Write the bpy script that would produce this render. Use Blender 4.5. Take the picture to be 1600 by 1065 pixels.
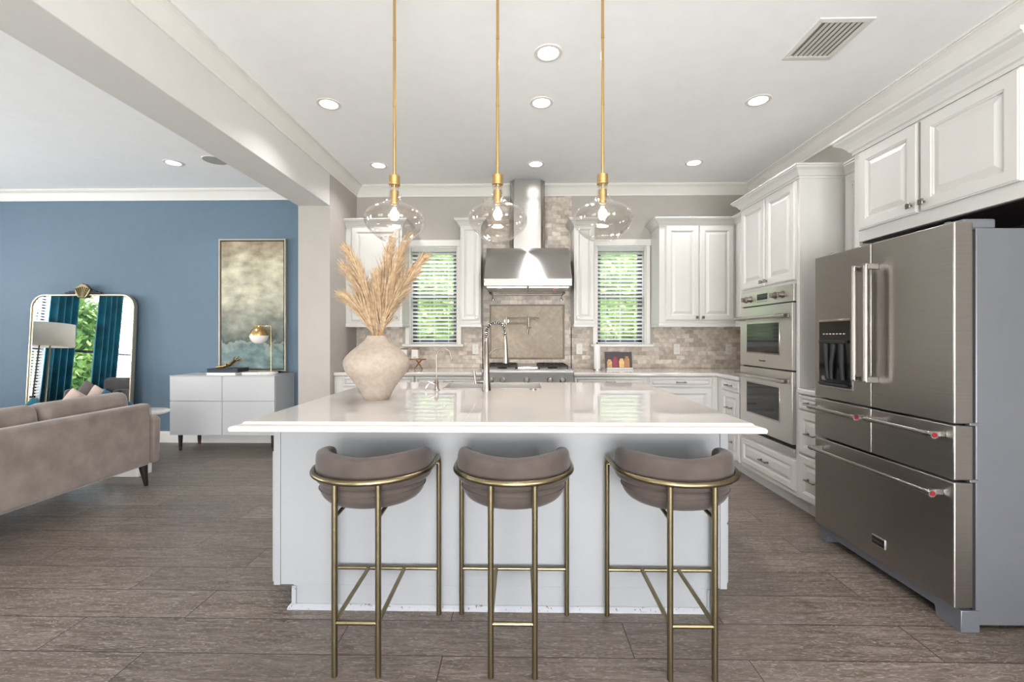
import bpy, bmesh, math, random
from mathutils import Vector, Matrix
PI = math.pi
random.seed(7)
for o in list(bpy.data.objects): bpy.data.objects.remove(o)
SC = bpy.context.scene
C = SC.collection

# ------------------------------------------------------------------ camera, world, exposure
F = 690.0; CAMH = 1.284; YAW = math.atan(12/690)
cam_d = bpy.data.cameras.new('camera'); cam = bpy.data.objects.new('camera', cam_d); C.objects.link(cam)
cam.location = (0, 0, CAMH); cam.rotation_euler = (PI/2, 0, YAW)
cam_d.sensor_width = 36; cam_d.lens = F/1600*36; cam_d.shift_y = -7/1600
cam_d.clip_start = 0.02; cam_d.clip_end = 200
SC.camera = cam
SC.view_settings.view_transform = 'Standard'; SC.view_settings.look = 'None'
SC.view_settings.gamma = 1; SC.view_settings.exposure = 0.15; SC.view_settings.use_curve_mapping = False
try:
    SC.cycles.max_bounces = 10; SC.cycles.diffuse_bounces = 5; SC.cycles.glossy_bounces = 5
    SC.cycles.transmission_bounces = 8; SC.cycles.transparent_max_bounces = 16
    SC.cycles.caustics_reflective = False; SC.cycles.caustics_refractive = False
    SC.cycles.sample_clamp_indirect = 6
except Exception: pass

wd = bpy.data.worlds.new('sky'); SC.world = wd; wd.use_nodes = True
nt = wd.node_tree; nt.nodes.clear()
sky = nt.nodes.new('ShaderNodeTexSky'); sky.sky_type = 'NISHITA'; sky.sun_disc = False
sky.sun_elevation = math.radians(48); sky.sun_rotation = math.radians(180); sky.dust_density = 3; sky.air_density = 1
mixn = nt.nodes.new('ShaderNodeMix'); mixn.data_type = 'RGBA'; mixn.inputs[0].default_value = 0.12
mixn.inputs[7].default_value = (9, 9.4, 9.8, 1)
bg = nt.nodes.new('ShaderNodeBackground'); bg.inputs[1].default_value = 1.0
ow = nt.nodes.new('ShaderNodeOutputWorld')
nt.links.new(sky.outputs[0], mixn.inputs[6]); nt.links.new(mixn.outputs[2], bg.inputs[0]); nt.links.new(bg.outputs[0], ow.inputs[0])

def lamp(name, kind, loc, rot, power, color=(1,1,1), parent=None, **kw):
    d = bpy.data.lights.new(name, kind); d.energy = power; d.color = color
    for k, v in kw.items(): setattr(d, k, v)
    o = bpy.data.objects.new(name, d); C.objects.link(o); o.location = loc; o.rotation_euler = rot
    if parent: o.parent = parent
    return o
# sun on the garden behind the house
lamp('sun', 'SUN', (0, -10, 12), (math.radians(48), 0, math.radians(35)), 7.5, (1, .96, .9), angle=0.02)
# daylight at the big openings behind the camera and on the far left wall (just outside the glass)
DAY = (.92, .943, 1.0)
lamp('daylight_rear_kitchen', 'AREA', (0.3, -3.75, .8), (PI/2+.84, 0, 0), 530, DAY, shape='RECTANGLE', size=3.6, size_y=1.7)
lamp('daylight_rear_living', 'AREA', (-5.2, -3.75, 1.2), (PI/2+.7, 0, 0), 120, DAY, shape='RECTANGLE', size=3.4, size_y=2.3)
for _y, _w in ((1.0, .9), (3.45, 1.1)): lamp('daylight_left', 'AREA', (-8.5, _y, 1.5), (PI/2-.22, 0, -PI/2), 280, DAY, shape='RECTANGLE', size=_w, size_y=2.1)
lamp('fill_right', 'AREA', (3.0, -1.9, 1.5), (PI/2+.4, 0, PI/2), 150, DAY, shape='RECTANGLE', size=1.9, size_y=1.5)  # fill lamp added at an invented window, brightens beam side and left wall
for _x in (-1.02, 1.19): lamp('sky_fill_back', 'AREA', (_x, 6.4, 3.5), (-math.radians(52), 0, 0), 210, (1, 1, 1), shape='RECTANGLE', size=1.0, size_y=1.0)  # lamps added above the line of sight to brighten the kitchen's back end

# ------------------------------------------------------------------ materials
def lin(h):
    h = h.lstrip('#'); v = [int(h[i:i+2], 16)/255 for i in (0, 2, 4)]
    return tuple(((c+.055)/1.055)**2.4 if c > .04045 else c/12.92 for c in v) + (1,)
def newmat(name):
    m = bpy.data.materials.new(name); m.use_nodes = True; n = m.node_tree
    b = n.nodes['Principled BSDF']; return m, n, b
def N(n, t, **kw):
    x = n.nodes.new(t)
    for k, v in kw.items(): setattr(x, k, v)
    return x
def pbr(name, col, rough=.5, metal=0, var=.06, scale=8, bump=0, bscale=200, stretch=(1,1,1), spec=None, coat=0, sheen=0, rvar=0, col2=None):
    m, n, b = newmat(name); L = n.links
    tc = N(n, 'ShaderNodeTexCoord'); mp = N(n, 'ShaderNodeMapping'); mp.inputs['Scale'].default_value = stretch
    L.new(tc.outputs['Object'], mp.inputs[0])
    nz = N(n, 'ShaderNodeTexNoise'); nz.inputs['Scale'].default_value = scale; nz.inputs['Detail'].default_value = 4
    L.new(mp.outputs[0], nz.inputs[0])
    rp = N(n, 'ShaderNodeValToRGB'); c = lin(col)
    rp.color_ramp.elements[0].position = .3; rp.color_ramp.elements[1].position = .7
    if col2: rp.color_ramp.elements[0].color = lin(col2)
    else: rp.color_ramp.elements[0].color = tuple(max(0, v*(1-var)) for v in c[:3]) + (1,)
    rp.color_ramp.elements[1].color = tuple(min(1, v*(1+(var*.5 if not col2 else 0))) for v in c[:3]) + (1,)
    L.new(nz.outputs[0], rp.inputs[0]); L.new(rp.outputs[0], b.inputs['Base Color'])
    b.inputs['Roughness'].default_value = rough; b.inputs['Metallic'].default_value = metal
    if rvar:
        mr = N(n, 'ShaderNodeMapRange'); mr.inputs[3].default_value = rough-rvar; mr.inputs[4].default_value = rough+rvar
        L.new(nz.outputs[0], mr.inputs[0]); L.new(mr.outputs[0], b.inputs['Roughness'])
    if spec is not None: b.inputs['Specular IOR Level'].default_value = spec
    if coat: b.inputs['Coat Weight'].default_value = coat; b.inputs['Coat Roughness'].default_value = .05
    if sheen: b.inputs['Sheen Weight'].default_value = sheen; b.inputs['Sheen Roughness'].default_value = .4
    if bump:
        n2 = N(n, 'ShaderNodeTexNoise'); n2.inputs['Scale'].default_value = bscale; n2.inputs['Detail'].default_value = 3
        L.new(mp.outputs[0], n2.inputs[0])
        bp = N(n, 'ShaderNodeBump'); bp.inputs['Strength'].default_value = bump; bp.inputs['Distance'].default_value = .002
        L.new(n2.outputs[0], bp.inputs['Height']); L.new(bp.outputs[0], b.inputs['Normal'])
    return m
def emit(name, col, strength):
    m, n, b = newmat(name); b.inputs['Base Color'].default_value = (.8,.8,.8,1)
    b.inputs['Emission Color'].default_value = lin(col); b.inputs['Emission Strength'].default_value = strength; return m
M = {}
M['ceiling'] = pbr('ceiling_paint', '#F5F4F4', .9, var=.02, bump=.25, bscale=160)
M['wall'] = pbr('greige_paint', '#ACA59E', .75, var=.03, bump=.15, bscale=220)
M['beam'] = pbr('beam_paint', '#D2CFCC', .75, var=.02, bump=.15, bscale=220)
M['blue'] = pbr('blue_paint', '#5B6F80', .65, var=.03, bump=.2, bscale=200)
M['trim'] = pbr('white_trim_paint', '#DEDAD5', .4, var=.02)
M['cab'] = pbr('cabinet_paint', '#C8C5C1', .38, var=.015)
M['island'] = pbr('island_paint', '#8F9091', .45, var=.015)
M['worn'] = pbr('scuffed_white_paint', '#96979A', .5, scale=70, col2='#6A5B4C')
M['quartz'] = pbr('white_quartz', '#C3BDB8', .035, var=.03, scale=5, spec=.7)
M['steel'] = pbr('brushed_steel', '#ADA9A5', .30, 1, var=.05, scale=4, bump=.06, bscale=60, stretch=(60,60,1))
M['steelh'] = pbr('brushed_steel_horizontal', '#CBC7C3', .34, 1, var=.05, scale=4, bump=.06, bscale=60, stretch=(1,1,70))
M['fridge'] = pbr('fridge_steel', '#AAA6A2', .25, 1, var=.06, scale=3, bump=.05, bscale=70, stretch=(1,1,60))
M['fridgeside'] = pbr('fridge_side_grey', '#787A80', .42, .55, var=.04, scale=5, bump=.15, bscale=400)
M['chrome'] = pbr('chrome', '#BEB9B5', .16, 1, var=.02)
M['nickel'] = pbr('brushed_nickel', '#8E867D', .32, 1, var=.04)
M['brass'] = pbr('antique_brass', '#867B60', .3, 1, var=.10, scale=14)
M['gold'] = pbr('satin_gold', '#CBA970', .27, 1, var=.05)
M['black'] = pbr('black_gloss', '#0C0D0E', .08, var=.1, spec=.6)
M['blackm'] = pbr('black_matte', '#141414', .6, var=.2, bump=.2)
M['iron'] = pbr('cast_iron', '#2B2827', .55, .3, var=.2, bump=.3)
M['darkframe'] = pbr('dark_bronze', '#3A3C42', .4, .3, var=.1)
M['velvet'] = pbr('taupe_velvet', '#4B403A', .85, scale=9, col2='#3B322E', sheen=.15, bump=.25, bscale=350)
M['sofa'] = pbr('mushroom_velvet', '#8A7E75', .88, scale=7, col2='#72665E', sheen=.45, bump=.3, bscale=260)
M['pink'] = pbr('blush_linen', '#BDA99E', .9, var=.08, bump=.4, bscale=300)
M['teal'] = pbr('teal_velvet', '#12667B', .8, scale=6, col2='#0A3F50', sheen=.3, bump=.2)
M['charcoal'] = pbr('charcoal_fabric', '#5B5552', .9, var=.15, bump=.3)
M['lamp_shade'] = pbr('linen_shade', '#F4EFE6', .8, var=.04, bump=.3)
M['outlet'] = pbr('outlet_plastic', '#D8D3CC', .35, var=.01)
M['slot'] = pbr('outlet_slots', '#8F877D', .5)
M['white_lacquer'] = pbr('white_lacquer', '#BCBCBD', .35, var=.01)
M['leg'] = pbr('dark_wood_leg', '#1C1614', .4, var=.2)
M['oak'] = pbr('warm_wood', '#9A6E48', .5, scale=10, col2='#74492C', stretch=(1,8,8))
M['pampas'] = pbr('pampas_fibre', '#DAC4A4', .9, scale=45, col2='#AE9070', sheen=.3)
M['stalk'] = pbr('pampas_stalk', '#B08B5A', .8)
M['paper'] = pbr('white_paper', '#E6E4E1', .9, var=.03, bump=.2)
M['ceramic'] = pbr('white_ceramic', '#D3D0CC', .3, var=.02)
M['blind'] = pbr('white_blind', '#F0F1F2', .45, var=.01)
M['red'] = pbr('red_enamel', '#7E1420', .25, var=.05)
M['marble'] = pbr('pale_marble', '#E4E0DB', .3, scale=5, col2='#B9B2AA')
M['grass'] = pbr('lawn', '#6F8F3E', .9, var=.4, scale=4)
M['leaf'] = pbr('bright_leaves', '#AFC47A', .6, scale=3, col2='#55803A')
M['leafd'] = pbr('hedge_core', '#5E8038', .9, var=.4, scale=8)
M['bark'] = pbr('bark', '#5B4A3A', .9, var=.3, scale=12)
M['navy'] = pbr('navy_box', '#2A303C', .45, var=.1)
M['spk'] = pbr('speaker_mesh', '#A9A7A5', .7, var=.1, scale=300)
M['seam'] = pbr('seam_line', '#A79A8B', .5)
M['downlight'] = emit('downlight_glow', '#FFF9F0', 14)
M['bulbglow'] = emit('filament_glow', '#FFB566', 28)

def glassmat(name, tint='#FFFFFF', gl=1.0, dark=0):
    m, n, b = newmat(name); n.nodes.remove(b); L = n.links
    out = n.nodes['Material Output']
    tr = N(n, 'ShaderNodeBsdfTransparent'); tr.inputs[0].default_value = lin(tint)
    gs = N(n, 'ShaderNodeBsdfGlossy'); gs.inputs['Roughness'].default_value = 0.01; gs.inputs[0].default_value = (gl, gl, gl, 1)
    lw = N(n, 'ShaderNodeLayerWeight'); pw = N(n, 'ShaderNodeMath', operation='POWER'); pw.inputs[1].default_value = 4.2; L.new(lw.outputs['Facing'], pw.inputs[0])
    fr = N(n, 'ShaderNodeMath', operation='MULTIPLY_ADD'); fr.inputs[1].default_value = .8; fr.inputs[2].default_value = .035; L.new(pw.outputs[0], fr.inputs[0])
    mx = N(n, 'ShaderNodeMixShader'); L.new(fr.outputs[0], mx.inputs[0]); L.new(tr.outputs[0], mx.inputs[1]); L.new(gs.outputs[0], mx.inputs[2])
    L.new(mx.outputs[0], out.inputs[0]); return m
def translucent(key, f):
    m = M[key]; n = m.node_tree; L = n.links; b = n.nodes['Principled BSDF']; out = n.nodes['Material Output']
    t = n.nodes.new('ShaderNodeBsdfTranslucent'); src_ = b.inputs['Base Color'].links[0].from_socket; L.new(src_, t.inputs[0])
    mx = n.nodes.new('ShaderNodeMixShader'); mx.inputs[0].default_value = f; L.new(b.outputs[0], mx.inputs[1]); L.new(t.outputs[0], mx.inputs[2]); L.new(mx.outputs[0], out.inputs[0])
for _k in ('steel', 'steelh', 'fridge'):      # vertical streaks of brushed steel
    _n = M[_k].node_tree; _b = _n.nodes['Principled BSDF']; _t = _n.nodes.new('ShaderNodeTangent'); _t.direction_type = 'RADIAL'; _t.axis = 'Z'
    _n.links.new(_t.outputs[0], _b.inputs['Tangent']); _b.inputs['Anisotropic'].default_value = .85; _b.inputs['Anisotropic Rotation'].default_value = .25
    _b.inputs['Roughness'].default_value = {'steel': .20, 'steelh': .29, 'fridge': .30}[_k]
_r0 = [x for x in M['worn'].node_tree.nodes if x.type == 'VALTORGB'][0].color_ramp.elements
_r0[0].position = .33; _r0[1].position = .38
translucent('blind', .5); translucent('lamp_shade', .6); translucent('pampas', .25); translucent('leaf', .3)
M['glass'] = glassmat('window_glass')
M['shadeglass'] = glassmat('clear_pendant_glass', '#FBFAF9')
m, n, b = newmat('mirror_silver'); b.inputs['Metallic'].default_value = 1; b.inputs['Roughness'].default_value = 0.0
b.inputs['Base Color'].default_value = (.86,.88,.88,1); M['mirror'] = m
m, n, b = newmat('opal_glass'); b.inputs['Base Color'].default_value = lin('#EFEBE4'); b.inputs['Roughness'].default_value = .2
b.inputs['Subsurface Weight'].default_value = .3; M['opal'] = m

# floor planks
def floor_mat():
    m, n, b = newmat('grey_brown_planks'); L = n.links
    tc = N(n, 'ShaderNodeTexCoord'); mp = N(n, 'ShaderNodeMapping'); mp.inputs['Location'].default_value = (0.31, -0.01, 0)
    L.new(tc.outputs['Object'], mp.inputs[0])
    br = N(n, 'ShaderNodeTexBrick'); br.offset = .37; br.offset_frequency = 2
    for k, v in (('Scale', 1), ('Mortar Size', .0022), ('Mortar Smooth', .1), ('Bias', 0), ('Brick Width', 1.22), ('Row Height', .22)): br.inputs[k].default_value = v
    br.inputs['Color1'].default_value = (0,0,0,1); br.inputs['Color2'].default_value = (1,1,1,1); br.inputs['Mortar'].default_value = (0,0,0,1)
    L.new(mp.outputs[0], br.inputs[0])
    # offset the grain per plank
    sc = N(n, 'ShaderNodeVectorMath', operation='SCALE'); sc.inputs[3].default_value = 7.3; L.new(br.outputs['Color'], sc.inputs[0])
    ad = N(n, 'ShaderNodeVectorMath', operation='ADD'); L.new(mp.outputs[0], ad.inputs[0]); L.new(sc.outputs[0], ad.inputs[1])
    m2 = N(n, 'ShaderNodeMapping'); m2.inputs['Scale'].default_value = (1.3, 13, 1); L.new(ad.outputs[0], m2.inputs[0])
    g = N(n, 'ShaderNodeTexNoise'); g.inputs['Scale'].default_value = 2.2; g.inputs['Detail'].default_value = 8; g.inputs['Distortion'].default_value = 1.6; L.new(m2.outputs[0], g.inputs[0])
    m3 = N(n, 'ShaderNodeMapping'); m3.inputs['Scale'].default_value = (3, 19, 1); L.new(ad.outputs[0], m3.inputs[0])
    g2 = N(n, 'ShaderNodeTexNoise'); g2.inputs['Scale'].default_value = 4; g2.inputs['Detail'].default_value = 5; g2.inputs['Distortion'].default_value = 3.6; L.new(m3.outputs[0], g2.inputs[0])
    r1 = N(n, 'ShaderNodeValToRGB'); e = r1.color_ramp.elements
    e[0].position = .3; e[0].color = lin('#53493F'); e[1].position = .72; e[1].color = lin('#7B6F66')
    k = e.new(.5); k.color = lin('#675B52'); L.new(g.outputs[0], r1.inputs[0])
    r2 = N(n, 'ShaderNodeValToRGB'); e = r2.color_ramp.elements
    e[0].position = .53; e[0].color = (0,0,0,1); e[1].position = .64; e[1].color = (1,1,1,1); L.new(g2.outputs[0], r2.inputs[0])
    fa = N(n, 'ShaderNodeMath', operation='MULTIPLY'); fa.inputs[1].default_value = .62; L.new(r2.outputs[0], fa.inputs[0])
    mx = N(n, 'ShaderNodeMix'); mx.data_type = 'RGBA'; L.new(fa.outputs[0], mx.inputs[0]); L.new(r1.outputs[0], mx.inputs[6]); mx.inputs[7].default_value = lin('#A69D95')
    tn = N(n, 'ShaderNodeMapRange'); tn.inputs[3].default_value = .80; tn.inputs[4].default_value = 1.12; L.new(br.outputs['Color'], tn.inputs[0])
    ml = N(n, 'ShaderNodeVectorMath', operation='SCALE'); L.new(mx.outputs[2], ml.inputs[0]); L.new(tn.outputs[0], ml.inputs[3])
    mm = N(n, 'ShaderNodeMix'); mm.data_type = 'RGBA'; L.new(br.outputs['Fac'], mm.inputs[0]); L.new(ml.outputs[0], mm.inputs[6]); mm.inputs[7].default_value = lin('#2B2522')
    L.new(mm.outputs[2], b.inputs['Base Color'])
    rr = N(n, 'ShaderNodeMapRange'); rr.inputs[3].default_value = .30; rr.inputs[4].default_value = .52; L.new(g2.outputs[0], rr.inputs[0]); L.new(rr.outputs[0], b.inputs['Roughness'])
    hs = N(n, 'ShaderNodeMath', operation='SUBTRACT'); L.new(g2.outputs[0], hs.inputs[0]); 
    sm = N(n, 'ShaderNodeMath', operation='MULTIPLY'); sm.inputs[1].default_value = 2; L.new(br.outputs['Fac'], sm.inputs[0]); L.new(sm.outputs[0], hs.inputs[1])
    bp = N(n, 'ShaderNodeBump'); bp.inputs['Strength'].default_value = .35; bp.inputs['Distance'].default_value = .002; L.new(hs.outputs[0], bp.inputs['Height']); L.new(bp.outputs[0], b.inputs['Normal'])
    return m
M['floor'] = floor_mat()
def tile_mat(name, c1, c2, mortar, w, h, rot=0, off=.5, var=.25, plane='XZ', spots=True, loc=(0,0,0)):
    m, n, b = newmat(name); L = n.links
    tc = N(n, 'ShaderNodeTexCoord'); sx = N(n, 'ShaderNodeSeparateXYZ'); L.new(tc.outputs['Object'], sx.inputs[0])
    cb = N(n, 'ShaderNodeCombineXYZ'); L.new(sx.outputs[0 if plane == 'XZ' else 1], cb.inputs[0]); L.new(sx.outputs[2], cb.inputs[1])
    mp = N(n, 'ShaderNodeMapping'); mp.inputs['Rotation'].default_value = (0, 0, rot); mp.inputs['Location'].default_value = loc; L.new(cb.outputs[0], mp.inputs[0])
    br = N(n, 'ShaderNodeTexBrick'); br.offset = off
    for k, v in (('Scale', 1), ('Mortar Size', .0028), ('Mortar Smooth', .5), ('Bias', 0), ('Brick Width', w), ('Row Height', h)): br.inputs[k].default_value = v
    br.inputs['Color1'].default_value = lin(c1); br.inputs['Color2'].default_value = lin(c2); br.inputs['Mortar'].default_value = lin(mortar)
    L.new(mp.outputs[0], br.inputs[0])
    nz = N(n, 'ShaderNodeTexNoise'); nz.inputs['Scale'].default_value = 22; nz.inputs['Detail'].default_value = 6; L.new(tc.outputs['Object'], nz.inputs[0])
    mr = N(n, 'ShaderNodeMapRange'); mr.inputs[1].default_value = .3; mr.inputs[2].default_value = .7; mr.inputs[3].default_value = 1-var; mr.inputs[4].default_value = 1+var*.6; L.new(nz.outputs[0], mr.inputs[0])
    ml = N(n, 'ShaderNodeVectorMath', operation='SCALE'); L.new(br.outputs['Color'], ml.inputs[0]); L.new(mr.outputs[0], ml.inputs[3]); L.new(ml.outputs[0], b.inputs['Base Color'])
    b.inputs['Roughness'].default_value = .5
    iv = N(n, 'ShaderNodeMath', operation='SUBTRACT'); iv.inputs[0].default_value = 1; L.new(br.outputs['Fac'], iv.inputs[1])
    bp = N(n, 'ShaderNodeBump'); bp.inputs['Strength'].default_value = .6; bp.inputs['Distance'].default_value = .003; L.new(iv.outputs[0], bp.inputs['Height']); L.new(bp.outputs[0], b.inputs['Normal'])
    return m
M['tile'] = tile_mat('tumbled_stone_brick', '#D3C7BA', '#A2968B', '#B9AFA4', .1, .05, loc=(.02, -.914, 0))
M['tiley'] = tile_mat('tumbled_stone_brick_side', '#D3C7BA', '#A2968B', '#B9AFA4', .1, .05, plane='YZ', loc=(.02, -.914, 0))
M['diag'] = tile_mat('diagonal_stone_tile', '#AE9F8B', '#9A8A77', '#B7AA98', .15, .15, rot=PI/4, off=0, var=.18, loc=(.05,.03,0))
M['pencil'] = pbr('stone_pencil_trim', '#7F7060', .5, var=.2, scale=20)
# abstract painting
def art_mat():
    m, n, b = newmat('abstract_landscape_paint'); L = n.links
    tc = N(n, 'ShaderNodeTexCoord'); sx = N(n, 'ShaderNodeSeparateXYZ'); L.new(tc.outputs['Object'], sx.inputs[0])
    n1 = N(n, 'ShaderNodeTexNoise'); n1.inputs['Scale'].default_value = 2.6; n1.inputs['Detail'].default_value = 9; n1.inputs['Roughness'].default_value = .62; n1.inputs['Distortion'].default_value = .25
    L.new(tc.outputs['Object'], n1.inputs[0])
    mu = N(n, 'ShaderNodeMath', operation='MULTIPLY_ADD'); mu.inputs[1].default_value = .55; L.new(n1.outputs[0], mu.inputs[0])
    dv = N(n, 'ShaderNodeMath', operation='MULTIPLY_ADD'); dv.inputs[1].default_value = 1/1.6; dv.inputs[2].default_value = -.275; L.new(sx.outputs[2], dv.inputs[0]); L.new(dv.outputs[0], mu.inputs[2])
    r = N(n, 'ShaderNodeValToRGB'); e = r.color_ramp.elements
    st = [(0,'#5E6E70'),(.08,'#7C9090'),(.16,'#607674'),(.215,'#8B9691'),(.235,'#4A504C'),(.27,'#6F756B'),(.34,'#7F8377'),(.45,'#A5A392'),(.6,'#BCB7A2'),(.8,'#B9B29A'),(.93,'#9C8C74'),(1,'#86705A')]
    e[0].position, e[0].color = st[0][0], lin(st[0][1]); e[1].position, e[1].color = st[-1][0], lin(st[-1][1])
    for p, c in st[1:-1]: k = e.new(p); k.color = lin(c)
    L.new(mu.outputs[0], r.inputs[0])
    n2 = N(n, 'ShaderNodeTexNoise'); n2.inputs['Scale'].default_value = 6.5; n2.inputs['Detail'].default_value = 8
    mp = N(n, 'ShaderNodeMapping'); mp.inputs['Scale'].default_value = (1, 1, 1.6); L.new(tc.outputs['Object'], mp.inputs[0]); L.new(mp.outputs[0], n2.inputs[0])
    mr = N(n, 'ShaderNodeMapRange'); mr.inputs[1].default_value = .3; mr.inputs[2].default_value = .7; mr.inputs[3].default_value = .5; mr.inputs[4].default_value = 1.22; L.new(n2.outputs[0], mr.inputs[0])
    sc = N(n, 'ShaderNodeVectorMath', operation='SCALE'); L.new(r.outputs[0], sc.inputs[0]); L.new(mr.outputs[0], sc.inputs[3]); L.new(sc.outputs[0], b.inputs['Base Color'])
    b.inputs['Roughness'].default_value = .6; return m
M['art'] = art_mat()
def vase_mat():
    m, n, b = newmat('speckled_textured_clay'); L = n.links
    tc = N(n, 'ShaderNodeTexCoord')
    v = N(n, 'ShaderNodeTexVoronoi'); v.inputs['Scale'].default_value = 190; L.new(tc.outputs['Object'], v.inputs[0])
    nz = N(n, 'ShaderNodeTexNoise'); nz.inputs['Scale'].default_value = 40; L.new(tc.outputs['Object'], nz.inputs[0])
    r = N(n, 'ShaderNodeValToRGB'); r.color_ramp.elements[0].color = lin('#A39689'); r.color_ramp.elements[1].color = lin('#95877A'); r.color_ramp.elements[0].position = .35; r.color_ramp.elements[1].position = .75
    L.new(nz.outputs[0], r.inputs[0]); L.new(r.outputs[0], b.inputs['Base Color']); b.inputs['Roughness'].default_value = .8
    bp = N(n, 'ShaderNodeBump'); bp.inputs['Strength'].default_value = .35; bp.inputs['Distance'].default_value = .0025; L.new(v.outputs[0], bp.inputs['Height']); L.new(bp.outputs[0], b.inputs['Normal'])
    return m
M['vase'] = vase_mat()

# ------------------------------------------------------------------ mesh helpers
class MB:
    def __init__(s): s.bm = bmesh.new()
    def box(s, x0, x1, y0, y1, z0, z1):
        v = [s.bm.verts.new(p) for p in ((x0,y0,z0),(x1,y0,z0),(x1,y1,z0),(x0,y1,z0),(x0,y0,z1),(x1,y0,z1),(x1,y1,z1),(x0,y1,z1))]
        for f in ((0,3,2,1),(4,5,6,7),(0,1,5,4),(1,2,6,5),(2,3,7,6),(3,0,4,7)): s.bm.faces.new([v[i] for i in f])
        return s
    def rings(s, rings, cap0=True, cap1=True, closed=True):
        R = [[s.bm.verts.new(p) for p in r] for r in rings]
        k = len(R[0])
        for a, b in zip(R, R[1:]):
            for i in range(k if closed else k-1):
                j = (i+1) % k
                try: s.bm.faces.new((a[i], a[j], b[j], b[i]))
                except ValueError: pass
        if cap0 and closed: s.bm.faces.new(R[0][::-1])
        if cap1 and closed: s.bm.faces.new(R[-1])
        return s
    def lathe(s, prof, seg=32, c=(0,0), cap0=True, cap1=True):
        return s.rings([[(c[0]+r*math.cos(2*PI*i/seg), c[1]+r*math.sin(2*PI*i/seg), z) for i in range(seg)] for r, z in prof], cap0, cap1)
    def tube(s, pts, r, seg=12, cap=True):
        pts = [Vector(p) for p in pts]; out = []; up = None
        rr = r if isinstance(r, (list, tuple)) else [r]*len(pts)
        for i, p in enumerate(pts):
            if i == 0: t = pts[1]-p
            elif i == len(pts)-1: t = p-pts[i-1]
            else: t = (pts[i+1]-p).normalized() + (p-pts[i-1]).normalized()
            t.normalize()
            if up is None:
                up = Vector((0,0,1)) if abs(t.z) < .9 else Vector((1,0,0))
            a = t.cross(up)
            if a.length < 1e-5: a = t.cross(Vector((0,1,0)))
            a.normalize(); b = a.cross(t).normalized(); up = b
            out.append([tuple(p + a*rr[i]*math.cos(2*PI*k/seg) + b*rr[i]*math.sin(2*PI*k/seg)) for k in range(seg)])
        return s.rings(out, cap, cap)
    def cyl(s, p0, p1, r, seg=20, r1=None):
        return s.tube([p0, p1], [r, r if r1 is None else r1], seg)
    def sphere(s, c, r, sc=(1,1,1), seg=20):
        h = seg//2
        rg = []
        for i in range(1, h):
            a = PI*i/h; rg.append([(c[0]+r*sc[0]*math.sin(a)*math.cos(2*PI*k/seg), c[1]+r*sc[1]*math.sin(a)*math.sin(2*PI*k/seg), c[2]-r*sc[2]*math.cos(a)) for k in range(seg)])
        return s.rings(rg)
    def prism(s, poly, axis, a, b):
        def P(u, v, w): return {'x': (w,u,v), 'y': (u,w,v), 'z': (u,v,w)}[axis]
        return s.rings([[P(u, v, a) for u, v in poly], [P(u, v, b) for u, v in poly]])
    def sweep(s, path, prof, closed=False):
        # path: 2D points; prof: (out, z), outwards = right hand of travel
        n = len(path); rg = []
        for i, (x, y) in enumerate(path):
            def d(a, b):
                v = Vector((b[0]-a[0], b[1]-a[1])); return v.normalized()
            if closed: d0, d1 = d(path[i-1], path[i]), d(path[i], path[(i+1) % n])
            else:
                d1 = d(path[i], path[i+1]) if i < n-1 else None; d0 = d(path[i-1], path[i]) if i > 0 else d1
                if d1 is None: d1 = d0
            n0 = Vector((d0.y, -d0.x)); n1 = Vector((d1.y, -d1.x)); m = n0+n1; m = m/(m.dot(n0)) if m.length > 1e-6 else n0
            rg.append([(x+m.x*o, y+m.y*o, z) for o, z in prof])
        if closed: rg.append(rg[0]); return s.rings(rg, False, False)
        return s.rings(rg)
    def quad(s, *p):
        s.bm.faces.new([s.bm.verts.new(q) for q in p]); return s
    def build(s, name, m, parent=None, smooth=False, bevel=0, seg=2, sub=0, solid=0):
        bmesh.ops.remove_doubles(s.bm, verts=s.bm.verts, dist=1e-6)
        bmesh.ops.recalc_face_normals(s.bm, faces=s.bm.faces)
        me = bpy.data.meshes.new(name); s.bm.to_mesh(me); s.bm.free()
        if isinstance(m, str): m = M[m]
        me.materials.append(m); o = bpy.data.objects.new(name, me); C.objects.link(o)
        if parent: o.parent = parent
        if solid:
            md = o.modifiers.new('solid', 'SOLIDIFY'); md.thickness = solid; md.offset = 0
        if bevel:
            md = o.modifiers.new('bevel', 'BEVEL'); md.width = bevel; md.segments = seg; md.limit_method = 'ANGLE'; md.angle_limit = math.radians(50)
        if sub:
            md = o.modifiers.new('sub', 'SUBSURF'); md.levels = sub; md.render_levels = sub
        if smooth or bevel:
            for p in me.polygons: p.use_smooth = True
            if not sub:
                try: me.set_sharp_from_angle(angle=math.radians(40))
                except Exception: pass
        return o
def tag(o, label, cat, group=None, kind=None):
    o['label'] = label; o['category'] = cat
    if group: o['group'] = group
    if kind: o['kind'] = kind
    return o
def thing(name, label, cat, loc=(0,0,0), rotz=0, group=None):
    o = bpy.data.objects.new(name, None); C.objects.link(o); o.empty_display_size = .1
    o.location = loc; o.rotation_euler = (0, 0, rotz)
    return tag(o, label, cat, group)
def struct(name, mb, m, label=None, **kw):
    o = mb.build(name, m, **kw); o['kind'] = 'structure'
    if label: o['label'] = label
    return o
def copy_tree(o, parent=None):
    c = o.copy(); C.objects.link(c)
    if parent: c.parent = parent
    for ch in list(o.children): copy_tree(ch, c)
    return c
def arc(cx, cy, r, a0, a1, n):
    return [(cx+r*math.cos(a0+(a1-a0)*i/n), cy+r*math.sin(a0+(a1-a0)*i/n)) for i in range(n+1)]

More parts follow.
